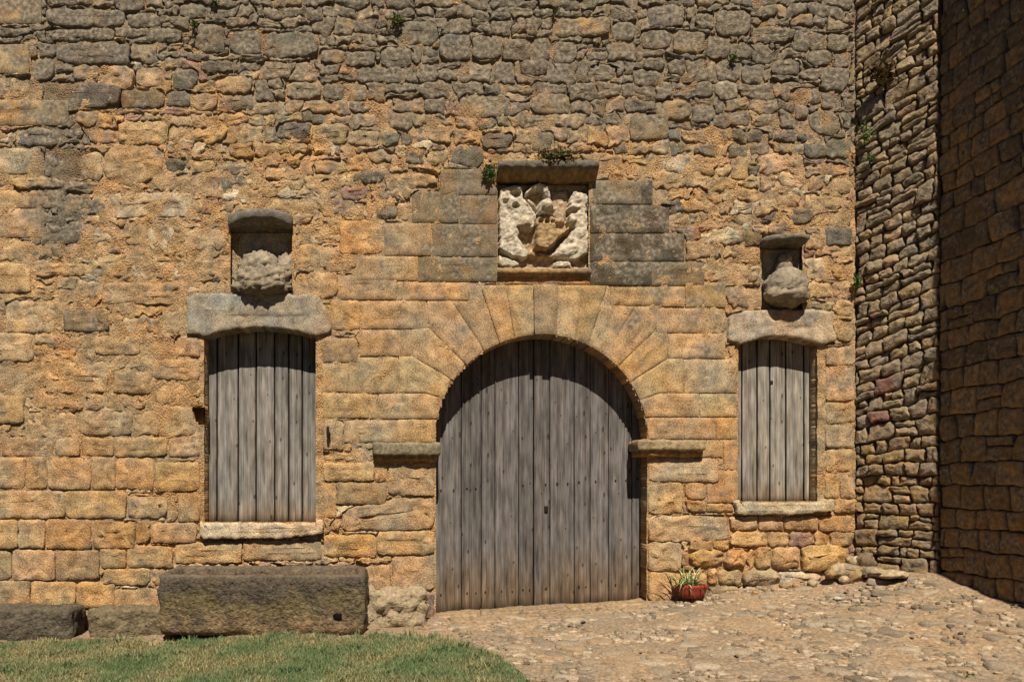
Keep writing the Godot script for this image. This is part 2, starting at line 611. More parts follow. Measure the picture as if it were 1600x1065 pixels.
func opening(p: PackedVector2Array, depth: float, liner := true) -> void:
	if area_of(p) < 0: p.reverse()
	var grown: PackedVector2Array = Geometry2D.offset_polygon(p, 0.03)[0]
	var most: PackedVector2Array = Geometry2D.offset_polygon(p, 0.012)[0]
	openings.append({"p": p, "d": depth, "box": box_of(p).grow(0.15), "grown": grown, "grown_most": p, "liner_p": most})

func survey() -> void:
	# openings
	var door := arc(846, 690, 167, 0, 180, 44)
	door.append(P(679, 1000))
	door.append(P(1013, 1000))
	opening(door, 0.30)
	var lw := PackedVector2Array([P(318, 816), P(318, 527)])
	for k in 13: lw.append(P(318 + 177.0 * k / 12, 527 - 14.0 * (1.0 - pow(k / 6.0 - 1.0, 2.0))))
	lw.append(P(495, 816))
	opening(lw, 0.25)
	var rw := PackedVector2Array([P(1152, 784), P(1152, 540)])
	for k in 13: rw.append(P(1152 + 126.0 * k / 12, 540 - 13.0 * (1.0 - pow(k / 6.0 - 1.0, 2.0))))
	rw.append(P(1278, 784))
	opening(rw, 0.18)
	opening(PackedVector2Array([P(358, 334), P(458, 334), P(458, 459), P(358, 459)]), 0.09)
	opening(PackedVector2Array([P(1189, 366), P(1256, 366), P(1256, 484), P(1189, 484)]), 0.08)
	opening(PackedVector2Array([P(777, 262), P(922, 262), P(922, 421), P(777, 421)]), 0.13)
	opening(PackedVector2Array([P(299, 636), P(318, 634), P(318, 663), P(304, 660)]), 0.16)
	# lintels over the windows
	add_poly(PackedVector2Array([P(292, 464), P(306, 459), P(350, 458), P(420, 457), P(498, 463), P(508, 478), P(519, 514), P(514, 521), P(500, 524), P(480, 540), P(330, 540), P(312, 524), P(290, 523), P(293, 505)]), "k", "b", "lintel")
	add_poly(PackedVector2Array([P(1137, 494), P(1165, 486), P(1215, 482), P(1270, 483), P(1303, 488), P(1299, 505), P(1307, 534), P(1280, 540), P(1270, 552), P(1160, 552), P(1150, 536), P(1136, 533)]), "w", "b", "lintel")
	# sills
	add_poly(PackedVector2Array([P(314, 812), P(505, 810), P(507, 834), P(440, 841), P(320, 842), P(311, 832)]), "w", "b", "window_sill")
	add_poly(PackedVector2Array([P(1146, 781), P(1300, 779), P(1301, 798), P(1240, 804), P(1147, 805)]), "w", "b", "window_sill")
	# window jambs with a rebate
	q(495, 522, 503, 812, "y", "a", "window_jamb")
	q(312, 528, 318, 632, "y", "a", "window_jamb")
	q(312, 666, 318, 812, "y", "a", "window_jamb")
	for k in [[540, 590], [590, 630], [630, 664], [664, 700], [700, 740], [740, 780]]: q(1278, k[0], 1290, k[1], "y", "a", "window_jamb")
	# the arch: keystone and voussoirs
	add_poly(PackedVector2Array([P(833, 445), P(872, 445), P(868, 538), P(835, 538)]), "b", "a", "keystone")
	vous([872, 445, 911, 445, 896, 545, 868, 545], "y")
	vous([911, 445, 949, 446, 917, 545, 896, 545], "b")
	vous([949, 446, 954, 450, 954, 477, 994, 478, 945, 560, 917, 548], "t")
	vous([994, 478, 1024, 480, 1023, 517, 962, 576, 940, 560], "t")
	vous([1023, 517, 1043, 521, 1043, 560, 980, 600, 962, 576], "t")
	vous([1043, 560, 1068, 560, 1068, 614, 1032, 614, 990, 628, 980, 600], "y")
	vous([1032, 614, 1093, 614, 1093, 651, 985, 651, 990, 628], "t")
	vous([790, 445, 833, 445, 835, 545, 807, 545], "t")
	vous([750, 445, 790, 445, 807, 545, 784, 545], "t")
	vous([733, 445, 750, 445, 784, 548, 760, 556, 755, 545, 706, 470, 733, 470], "b")
	vous([667, 470, 706, 470, 755, 545, 735, 575, 726, 567, 670, 512], "t")
	vous([643, 514, 670, 512, 726, 567, 716, 600, 704, 592, 644, 556], "t")
	vous([623, 556, 644, 556, 704, 592, 695, 627, 688, 621, 664, 614, 623, 613], "y")
	vous([591, 615, 664, 614, 688, 621, 695, 654, 591, 654], "t")
	# ashlar left of the arch
	q(687, 264, 777, 305, "d", "a"); q(643, 299, 717, 348, "d", "a"); q(718, 305, 777, 350, "d", "a"); q(600, 348, 674, 399, "b", "a"); q(675, 350, 777, 401, "d", "a")
	q(557, 400, 653, 438, "t", "a"); q(653, 402, 777, 440, "d", "a"); q(527, 430, 620, 468, "t", "a"); q(621, 440, 630, 468, "y", "a"); q(631, 441, 732, 469, "t", "a")
	q(517, 468, 563, 516, "o", "b"); q(564, 470, 666, 514, "t", "a"); q(562, 515, 642, 556, "t", "a"); q(504, 528, 559, 566, "b", "a"); q(504, 567, 544, 612, "t", "a"); q(545, 558, 622, 614, "b", "a")
	q(504, 614, 576, 653, "t", "a"); q(577, 616, 590, 654, "t", "a"); q(504, 655, 536, 703, "t", "b"); q(537, 656, 620, 691, "t", "a"); q(621, 655, 684, 691, "t", "a")
	row("b", 707, 721, [505, 583], "b"); row("b", 722, 753, [505, 585, 605], "to"); q(606, 722, 680, 775, "y", "l"); q(525, 754, 604, 789, "b", "b"); q(506, 755, 524, 808, "o", "a")
	add_poly(PackedVector2Array([P(534, 796), P(610, 778), P(680, 775), P(680, 828), P(600, 830), P(534, 829)]), "t", "l")
	q(517, 810, 533, 832, "t"); q(504, 833, 588, 870, "o", "b"); q(589, 829, 680, 868, "o", "l"); q(556, 871, 611, 882, "o"); q(561, 883, 611, 924, "t", "r"); q(612, 868, 680, 923, "t", "b"); q(664, 924, 681, 966, "p", "b")
	# panel surround right of the carving
	row("a", 281, 319, [926, 1003, 1020], "ds"); row("a", 320, 364, [922, 986, 1046], "ss"); row("a", 365, 408, [922, 1011, 1070], "ss"); row("a", 409, 446, [922, 1018, 1101], "sd")
	q(777, 432, 922, 444, "o", "a"); q(954, 448, 1036, 477, "b", "a"); q(1037, 447, 1070, 479, "t", "a"); q(1071, 441, 1134, 480, "b", "a"); q(1025, 481, 1104, 520, "t", "a"); q(1105, 481, 1134, 524, "y", "f")
	q(1044, 521, 1134, 560, "y", "a"); q(1135, 538, 1151, 560, "o", "r"); q(1069, 561, 1152, 614, "y", "a"); q(1094, 615, 1152, 651, "y", "a"); row("a", 652, 686, [996, 1069, 1119, 1152], "tto")
	q(1097, 687, 1130, 714, "t", "a"); q(1131, 687, 1152, 734, "o", "a"); q(1000, 714, 1121, 753, "y", "b"); q(1105, 735, 1152, 785, "o", "a"); q(1000, 754, 1069, 803, "t", "l"); q(1071, 752, 1103, 780, "o", "b"); q(1071, 781, 1103, 799, "o", "b"); q(1104, 786, 1145, 800, "o", "b")
	q(1000, 804, 1139, 846, "y", "l"); q(1000, 847, 1067, 892, "y", "l"); q(1000, 893, 1104, 940, "o", "b"); row("b", 806, 829, [1140, 1184, 1225, 1278, 1332], "ttoo"); row("r", 830, 855, [1140, 1200, 1234, 1273, 1297, 1334], "topob")
	row("r", 842, 860, [1076, 1113, 1140], "oo"); row("h", 858, 887, [1078, 1133, 1168], "oo"); q(1168, 855, 1180, 889, "o", "r"); row("h", 853, 890, [1180, 1207, 1252], "oo"); q(1251, 846, 1327, 892, "o", "h")
	row("h", 888, 915, [1104, 1123, 1160, 1222], "obb"); q(1105, 914, 1150, 932, "b", "h"); q(1214, 892, 1284, 918, "w", "h")
	# right of the right window
	row("b", 540, 572, [1290, 1336], "t"); row("b", 573, 627, [1290, 1336], "t"); row("b", 628, 662, [1290, 1336], "y"); row("b", 663, 700, [1290, 1336], "y"); row("b", 701, 738, [1290, 1336], "o"); row("b", 739, 778, [1290, 1312, 1338], "ot"); q(1303, 779, 1338, 802, "o", "b")
	# left: long blocks, foot of the wall
	row("b", 683, 714, [-70, 0, 85, 125, 178, 262, 313], "totoot"); row("b", 714, 765, [-75, 39, 73, 142, 180, 241], "totto"); q(242, 722, 313, 768, "o", "b"); row("b", 766, 810, [-90, 100, 197], "to"); q(198, 776, 262, 810, "b", "l"); q(276, 769, 314, 816, "o", "b")
	row("b", 811, 858, [-60, 28, 70, 142], "oto"); q(143, 814, 210, 856, "o", "l"); q(211, 812, 235, 850, "o", "r"); q(236, 817, 308, 848, "o", "b"); row("b", 859, 906, [-80, 17, 86, 155], "btb"); q(156, 857, 197, 888, "b", "b"); q(198, 851, 270, 887, "o", "b"); q(271, 847, 378, 880, "t", "b"); q(380, 842, 502, 876, "b", "b")
	row("b", 907, 952, [-70, 48, 119, 178], "boo"); q(161, 888, 234, 914, "o", "b"); q(235, 887, 256, 915, "o", "r"); q(178, 919, 256, 954, "o", "b"); row("b", 953, 1010, [-80, 10, 130, 260, 420, 570], "dbdbb")
	# left edge: big smooth quoins
	q(-70, -60, 64, 37, "b", "a"); q(-70, 69, 45, 115, "b", "a"); q(-70, 156, 106, 196, "b", "a"); q(-70, 230, 66, 274, "y", "b"); q(-70, 297, 95, 325, "y", "a"); q(-70, 326, 64, 371, "y", "a"); q(-70, 409, 49, 458, "y", "b"); q(7, 468, 87, 520, "y", "b"); q(-70, 520, 52, 564, "y", "b"); q(-70, 565, 65, 613, "t", "f"); q(-70, 616, 39, 662, "t", "b")
	q(-70, 120, 63, 155, "t", "f"); q(-70, 372, 44, 408, "t", "f"); q(69, 566, 168, 614, "t", "l"); q(56, 410, 133, 432, "t", "l"); q(97, 483, 170, 518, "d", "l"); q(42, 643, 122, 682, "t", "f"); q(124, 642, 207, 682, "t", "l"); q(208, 642, 248, 682, "t", "f"); q(249, 635, 308, 683, "y", "b"); q(139, 617, 165, 639, "t"); q(167, 617, 192, 639, "t")
	q(146, 524, 220, 557, "t", "l"); q(222, 525, 268, 558, "t", "f"); q(276, 525, 312, 557, "t", "b"); q(238, 560, 312, 593, "t", "b"); q(178, 580, 237, 616, "t", "b"); q(222, 596, 290, 632, "t", "f"); q(247, 488, 283, 522, "t", "f"); q(287, 357, 353, 391, "y", "f"); q(230, 350, 271, 391, "w", "f"); q(353, 440, 292, 457, "y", "f")
	q(206, 410, 300, 436, "w", "f"); q(142, 396, 200, 432, "t", "l"); q(160, 440, 280, 475, "t", "l"); q(460, 380, 500, 420, "t", "f"); q(500, 385, 556, 424, "t", "f"); q(461, 424, 526, 466, "t", "f"); q(462, 362, 512, 382, "k", "f"); q(530, 345, 598, 396, "o", "l")
	# upper left rubble that stands out
	q(73, 12, 194, 43, "g"); q(73, 44, 179, 64, "g", "l"); q(86, 65, 203, 100, "g"); q(49, 90, 85, 125, "g"); q(112, 101, 152, 127, "t"); q(154, 101, 207, 139, "t"); q(69, 128, 188, 169, "g"); q(27, 198, 91, 230, "g"); q(91, 199, 130, 216, "g"); q(139, 200, 184, 224, "t"); q(125, 237, 160, 281, "t"); q(71, 234, 124, 278, "g")
	add_poly(PackedVector2Array([P(164, 238), P(180, 226), P(235, 227), P(255, 236), P(254, 262), P(240, 280), P(200, 293), P(164, 279), P(158, 260)]), "t", "l")
	q(184, 189, 260, 225, "t", "l"); q(189, 140, 257, 169, "d"); q(258, 142, 297, 168, "g"); q(298, 145, 340, 172, "t"); q(341, 148, 397, 172, "d"); q(338, 120, 394, 146, "t"); q(315, 94, 362, 114, "g"); q(270, 108, 308, 139, "g"); q(210, 105, 257, 136, "t"); q(304, 37, 350, 82, "g"); q(357, 46, 407, 84, "g"); q(281, 3, 321, 28, "g"); q(179, -20, 227, 18, "g"); q(196, 20, 250, 43, "g"); q(228, 44, 284, 67, "g"); q(20, 276, 100, 297, "t"); q(103, 282, 184, 303, "t"); q(101, 304, 142, 328, "t"); q(296, 250, 335, 272, "t"); q(338, 252, 390, 273, "k"); q(281, 273, 330, 306, "t"); q(258, 247, 288, 268, "g"); q(170, 300, 300, 340, "w", "l")
	# upper middle
	q(408, 49, 496, 91, "g"); q(594, 73, 643, 106, "g"); q(623, 33, 684, 70, "g"); q(687, 54, 735, 95, "g"); q(736, 56, 784, 93, "g"); q(785, 60, 828, 95, "g"); q(500, 78, 539, 100, "d"); q(540, 79, 586, 104, "g"); q(432, 191, 486, 218, "g"); q(488, 194, 542, 226, "b"); q(542, 203, 592, 229, "t"); q(594, 205, 624, 228, "g"); q(446, 127, 501, 155, "b"); q(503, 130, 537, 157, "g"); q(539, 130, 573, 159, "b"); q(555, 104, 630, 129, "g", "f"); q(704, 226, 755, 261, "g"); q(632, 232, 664, 256, "g"); q(667, 233, 700, 260, "b"); q(752, 208, 799, 232, "g"); q(718, 149, 787, 183, "b", "f")
	q(550, 266, 600, 288, "g"); q(604, 269, 682, 294, "t"); q(532, 290, 575, 314, "p"); q(574, 318, 620, 341, "g"); q(620, 316, 642, 343, "t"); q(415, 259, 468, 281, "t"); q(418, 310, 488, 334, "t", "f"); q(490, 250, 540, 272, "t"); q(500, 282, 528, 310, "t")
	# upper right
	q(863, 28, 954, 59, "b"); q(1013, 8, 1069, 43, "g"); q(1087, 20, 1114, 46, "g"); q(1118, 17, 1172, 57, "g"); q(1175, 42, 1239, 69, "g"); q(1003, 45, 1050, 77, "g"); q(1052, 49, 1102, 83, "b"); q(1103, 57, 1140, 92, "g"); q(1141, 66, 1174, 92, "g"); q(955, 33, 993, 65, "g"); q(829, 60, 860, 96, "g"); q(862, 64, 900, 98, "g"); q(812, 93, 857, 119, "g"); q(915, 101, 962, 127, "d"); q(991, 108, 1035, 136, "g"); q(1003, 90, 1040, 111, "g"); q(1042, 93, 1073, 117, "g"); q(1118, 97, 1155, 126, "g"); q(1157, 101, 1194, 131, "g"); q(1086, 128, 1116, 152, "g")
	q(983, 179, 1045, 220, "d", "b"); q(1025, 156, 1076, 188, "b"); q(830, 147, 891, 180, "b"); q(829, 206, 864, 237, "d"); q(1081, 164, 1115, 193, "g"); q(1138, 225, 1174, 249, "g"); q(1143, 250, 1169, 281, "t", "b"); q(1143, 199, 1165, 222, "g"); q(1167, 202, 1201, 224, "g")
	row("r", 51, 80, [1240, 1266, 1291, 1326], "gdg"); q(1261, 78, 1300, 102, "g"); q(1302, 82, 1330, 107, "g"); q(1207, 95, 1248, 119, "g"); q(1248, 106, 1281, 126, "d"); q(1281, 105, 1327, 143, "g"); q(1236, 137, 1283, 163, "g"); q(1284, 141, 1315, 171, "g"); q(1241, 164, 1262, 187, "p")
	add_poly(PackedVector2Array([P(1263, 180), P(1276, 171), P(1300, 172), P(1313, 184), P(1315, 206), P(1300, 213), P(1278, 210), P(1265, 198)]), "d", "b")
	q(1207, 203, 1246, 222, "g"); q(1247, 204, 1264, 223, "g"); q(1293, 216, 1331, 248, "g"); q(1256, 224, 1292, 248, "g"); q(1288, 253, 1326, 275, "b"); q(1298, 276, 1331, 306, "b"); q(1212, 303, 1252, 326, "t"); q(1254, 303, 1283, 328, "o"); q(1285, 305, 1320, 328, "b"); q(1298, 330, 1331, 356, "b"); q(1237, 326, 1270, 349, "g"); q(1291, 354, 1333, 384, "g", "b"); q(1258, 365, 1288, 390, "t"); q(1258, 402, 1298, 434, "w"); q(1137, 412, 1187, 443, "t"); q(1136, 446, 1188, 480, "t"); q(1259, 440, 1300, 466, "t"); q(1301, 412, 1333, 436, "o"); q(1302, 440, 1333, 468, "t"); q(1303, 470, 1333, 495, "t"); q(1306, 500, 1335, 534, "b")

# ------------------------------------------------------------------ rubble that fills what the survey leaves
func warp(p: Vector2, k: float) -> Vector2:
	return p + Vector2(nW.get_noise_2d(p.x * 2.1, p.y * 2.1 + 50.0), nW.get_noise_2d(p.x * 2.1 + 90.0, p.y * 2.1)) * k + Vector2(nW.get_noise_2d(p.x * 7.0, p.y * 7.0 + 50.0), nW.get_noise_2d(p.x * 7.0 + 90.0, p.y * 7.0)) * k * 0.45

func cells(x0: float, x1: float, y0: float, y1: float, hmin: float, hmax: float, wmin: float, wmax: float, k: float, split := 0.3) -> Array:
	var out := []
	var y := y0
	while y < y1:
		var h := rng.randf_range(hmin, hmax)
		var x := x0 - rng.randf() * hmax
		while x < x1:
			var w := clampf(h, hmin, hmax) * rng.randf_range(wmin, wmax)
			var rects := [[x, y, x + w, y + h]]
			if h > (hmin + hmax) * 0.5 and rng.randf() < split:
				var t := rng.randf_range(0.38, 0.62) * h
				if w > h * 1.3 and rng.randf() < 0.6:
					var s := rng.randf_range(0.35, 0.65) * w
					rects = [[x, y, x + w, y + t], [x, y + t, x + s, y + h], [x + s, y + t, x + w, y + h]]
				else:
					rects = [[x, y, x + w, y + t], [x, y + t, x + w, y + h]]
			for r in rects:
				var p := PackedVector2Array()
				var sk := rng.randf_range(-0.12, 0.12) * h
				for e in resample(PackedVector2Array([Vector2(r[0] + sk, r[1]), Vector2(r[2] + sk, r[1]), Vector2(r[2] - sk, r[3]), Vector2(r[0] - sk, r[3])]), 0.06): p.append(warp(e, k))
				out.append(p)
			x += w
		y += h
	return out

func greyness(px: float, py: float) -> float:
	return clampf((weather(px, py) - 0.3) * 1.35, 0.0, 0.92)

func build_front_wall() -> void:
	var root := thing("castle_wall", "tall tawny sandstone wall with arched plank gate and two shuttered windows", "wall")
	survey()
	var solid := []
	for it in items: solid.append({"p": it.p, "box": box_of(it.p)})
	# clip the surveyed stones to the openings
	var all := []
	for it in items:
		var p: PackedVector2Array = it.p
		for o in openings:
			if o.box.intersects(box_of(p)):
				var cut := Geometry2D.clip_polygons(p, o.p)
				if cut.is_empty():
					p = PackedVector2Array()
					break
				p = cut[0]
				for k in cut:
					if absf(area_of(k)) > absf(area_of(p)): p = k
		if p.size() > 2: all.append({"p": p, "c": it.c, "st": it.st, "n": it.n, "l": it.l})
	# rubble
	for cell in cells(WX0, WX1 - 0.03, WY0 + 0.3, WY1, 0.11, 0.27, 0.8, 2.2, 0.075, 0.5):
		var p: PackedVector2Array = cell
		var bb := box_of(p)
		if bb.end.x > WX1 - 0.02: 
			for k in p.size(): p[k].x = minf(p[k].x, WX1 - 0.025)
		var gone := false
		for o in openings + solid:
			if o.box.intersects(bb):
				var cut := Geometry2D.clip_polygons(p, o.p)
				if cut.is_empty():
					gone = true
					break
				p = cut[0]
				for k in cut:
					if absf(area_of(k)) > absf(area_of(p)): p = k
		if gone or absf(area_of(p)) < 0.0022: continue
		bb = box_of(p)
		var cc := bb.get_center()
		var px := cc.x * S + 615.0
		var py := 760.0 - (cc.y - EYE) * S
		var c := "t"
		var g := greyness(px, py)
		var r := rng.randf()
		if r < g: c = "g" if rng.randf() < 0.75 else "d"
		else:
			r = rng.randf()
			c = "o" if r < 0.16 else "b" if r < 0.32 else "w" if r < 0.42 else "p" if r < 0.45 else "y" if r < 0.6 else "t"
		var st := "r"
		if py > 260 and py < 800 and px < 560 and rng.randf() < 0.75: st = "f"
		if py > 800: st = "r"
		all.append({"p": p, "c": c, "st": st, "n": "stone", "l": ""})
	# the 300 largest rough stones are parts, the little ones go together
	var sizes := []
	for it in all:
		it.a = absf(area_of(it.p)) if box_of(it.p).end.y > -0.3 and it.p[0].y < 7.1 and box_of(it.p).end.x > -4.6 else 0.0
		if it.n == "stone": sizes.append(it.a)
	sizes.sort()
	var least: float = sizes[maxi(0, sizes.size() - 300)]
	var rest := new_buf()
	for it in all:
		var back := 0.07
		for o in openings:
			if o.box.intersects(box_of(it.p)):
				if not Geometry2D.intersect_polygons(it.p, o.grown).is_empty(): back = maxf(back, o.d - 0.004)
		var st: Dictionary = STYLE[it.st].duplicate()
		var high := sstep(1.407 + 480.0 / S, 1.407 + 600.0 / S, box_of(it.p).get_center().y)
		if it.n == "stone" and it.st == "r":
			st.joint = lerpf(st.joint, 0.006, high)
			st.proud = lerpf(st.proud, 0.008, high)
			st.rough = lerpf(st.rough, 0.010, high)
			st.ragged = lerpf(st.ragged, 0.026, high)
			st.dome = lerpf(st.dome, 0.002, high)
		if it.n == "lintel" or it.n == "window_sill":
			st.rough = 0.004
			st.dome = 0.0
			st.edge = 0.010
			st.tilt = 0.0
		if it.n == "lintel": st.proud = 0.045
		if it.n == "window_sill": st.proud = 0.075
		if it.n == "window_jamb": st.proud = -0.03
		if it.n == "keystone": st.proud = 0.045
		if it.n != "stone":
			st.vary *= 0.4
		var col: Color = TONE[it.c]
		var b := stone(it.p, col, st, back)
		if b.i.is_empty(): continue
		if it.n == "stone" and it.a < least: add_buf(rest, b)
		else:
			var lab := ""
			if it.n == "keystone": lab = "proud keystone with a grey stained top"
			part(it.n, mesh_of(b), M.wall_smooth if it.st == "a" or it.n == "lintel" else M.wall, root, lab)
	var small := part("small_stones", mesh_of(rest), M.wall, root)
	small.set_meta("kind", "stuff")
	build_mortar(root)
	build_reveals(root)
	build_carvings(root)
	build_gate(root)
	build_shutters(root)

func build_mortar(root: Node3D) -> void:
	var b := new_buf()
	var step := 0.034
	var nx := int((WX1 - WX0) / step)
	var ny := int((WY1 - WY0) / step)
	var crack := [P(178, -40), P(178, 8), P(194, 22), P(179, 45), P(178, 64), P(203, 84), P(207, 137), P(189, 141), P(188, 172), P(185, 200)]
	var warm := Color(0.450, 0.297, 0.155)
	var cool := Color(0.285, 0.205, 0.13)
	for j in ny + 1:
		for i in nx + 1:
			var x := WX0 + i * step
			var y := WY0 + j * step
			var px := x * S + 615.0
			var py := 760.0 - (y - EYE) * S
			var deep := -0.007 - 0.018 * sstep(740, 850, py) - 0.008 * sstep(200, 60, py)
			deep += 0.006 * sstep(600, 420, px) * sstep(250, 330, py) * sstep(760, 640, py)
			var z := deep + 0.013 * nA.get_noise_2d(x * 4.0, y * 4.0) + 0.012 * nB.get_noise_2d(x * 13.0, y * 13.0) + 0.006 * nC.get_noise_2d(x * 30.0, y * 30.0)
			if px < 230 and px > 160 and py < 220:
				for k in crack.size() - 1:
					var near := Geometry2D.get_closest_point_to_segment(Vector2(x, y), crack[k], crack[k + 1])
					z -= 0.09 * (1.0 - sstep(0.01, 0.045, near.distance_to(Vector2(x, y))))
			b.v.append(Vector3(x, y, z))
			var g := greyness(px, py) * 0.8
			var c := warm.lerp(cool, clampf(g + 0.35 * nA.get_noise_2d(x * 1.3 + 9.0, y * 1.3), 0.0, 1.0))
			c = c.lerp(Color(0.17, 0.14, 0.10), 0.75 * sstep(0.42, 0.80, greyness(px, py) + 0.25 * nB.get_noise_2d(x * 3.0, y * 3.0)) * (1.0 if px < 160.0 or py > 240.0 else 0.45))
			var f := 1.0 + 0.14 * nB.get_noise_2d(x * 6.0 + 40.0, y * 6.0)
			b.c.append(Color(c.r * f, c.g * f, c.b * f))
			b.u.append(wall_uv(x, y))
	for j in ny:
		for i in nx:
			var m := Vector2(WX0 + (i + 0.5) * step, WY0 + (j + 0.5) * step)
			var out := false
			for o in openings:
				if o.box.has_point(m) and Geometry2D.is_point_in_polygon(m, o.grown_most): out = true
			if out: continue
			var a0 := j * (nx + 1) + i
			b.i.append_array([a0, a0 + nx + 2, a0 + 1, a0, a0 + nx + 1, a0 + nx + 2])
	part("mortar", mesh_of(b), M.wall_plain, root)
	# the mass of the wall behind
	var box := BoxMesh.new()
	box.size = Vector3(WX1 - WX0 + 0.6, WY1 - WY0, 0.5)
	var core := part("wall_core", box, M.stone, root)
	core.position = Vector3((WX0 + WX1) * 0.5 + 0.3, (WY0 + WY1) * 0.5, -0.72)

# mortar between the jamb stones, seen in the depth of each opening
func build_reveals(root: Node3D) -> void:
	for o in openings:
		var b := new_buf()
		var p := resample(o.liner_p, 0.06)
		var n := p.size()
		var rows := 5
		for r in rows + 1:
			for k in n:
				b.v.append(Vector3(p[k].x, p[k].y, lerpf(-0.015, -o.d - 0.012, float(r) / rows)))
				b.c.append(Color(0.40, 0.25, 0.11) if o.d > 0.12 else Color(0.46, 0.37, 0.25))
				b.u.append(wall_uv(p[k].x, p[k].y))
		for r in rows:
			for k in n:
				var a0 := r * n + k
				var b0 := r * n + (k + 1) % n
				b.i.append_array([a0, b0, b0 + n, a0, b0 + n, a0 + n])
		if o.d < 0.17:
			var tri := Geometry2D.triangulate_polygon(p)
			var base := rows * n
			for k in tri.size() / 3:
				var t0 := base + tri[k * 3]
				var t1 := base + tri[k * 3 + 1]
				var t2 := base + tri[k * 3 + 2]
				if (p[tri[k * 3 + 1]] - p[tri[k * 3]]).cross(p[tri[k * 3 + 2]] - p[tri[k * 3]]) > 0: b.i.append_array([t0, t2, t1])
				else: b.i.append_array([t0, t1, t2])
		part("reveal", mesh_of(b), M.wall_plain, root)

# ------------------------------------------------------------------ carvings
func plate(pts: Array, y0: float, y1: float, slope: float, col: Color, sd: float) -> Dictionary:
	# a slab with the given plan (x, z), its underside rising outwards by slope
	var b := new_buf()
	var p := PackedVector2Array()
	for k in pts: p.append(k)
	p = resample(p, 0.035)
	if area_of(p) > 0: p.reverse()
	var n := p.size()
	var c := Vector2.ZERO
	for k in p: c += k
	c /= n
	var levels := [[0.0, 0.0], [0.0, 1.0], [0.06, 1.0], [0.5, 1.0], [0.98, 1.0]]
	levels = [[0.98, 0.0], [0.5, 0.0], [0.04, 0.0], [0.0, 0.12], [0.0, 0.5], [0.0, 0.85], [0.06, 1.0], [0.5, 1.0], [0.98, 1.0]]
	for l in levels:
		for k in n:
			var w: Vector2 = p[k].lerp(c, l[0])
			var lo := y0 + slope * w.y
			var y := lerpf(lo, y1, l[1]) + 0.010 * nB.get_noise_3d(w.x * 12.0 + sd, l[1] * 3.0, w.y * 12.0)
			var o := nB.get_noise_3d(w.x * 9.0 + sd, y * 9.0, w.y * 9.0) * 0.012
			b.v.append(Vector3(w.x, y, w.y + o))
			var f := 1.0 + 0.25 * nA.get_noise_3d(w.x * 8.0, y * 8.0, w.y * 8.0 + sd)
			b.c.append(Color(col.r * f, col.g * f, col.b * f))
			b.u.append(Vector2(w.x, y))
	for r in levels.size() - 1:
		for k in n:
			var a0 := r * n + k
			var b0 := r * n + (k + 1) % n
			b.i.append_array([a0, b0, b0 + n, a0, b0 + n, a0 + n])
	flip(b)
	return b

var blobs := []
func blob(cx: float, cy: float, rx: float, ry: float, hgt: float, pw := 2.0, turn := 0.0, tan := 0.0) -> void:
	blobs.append([cx, cy, rx, ry, hgt, pw, deg_to_rad(turn), tan])

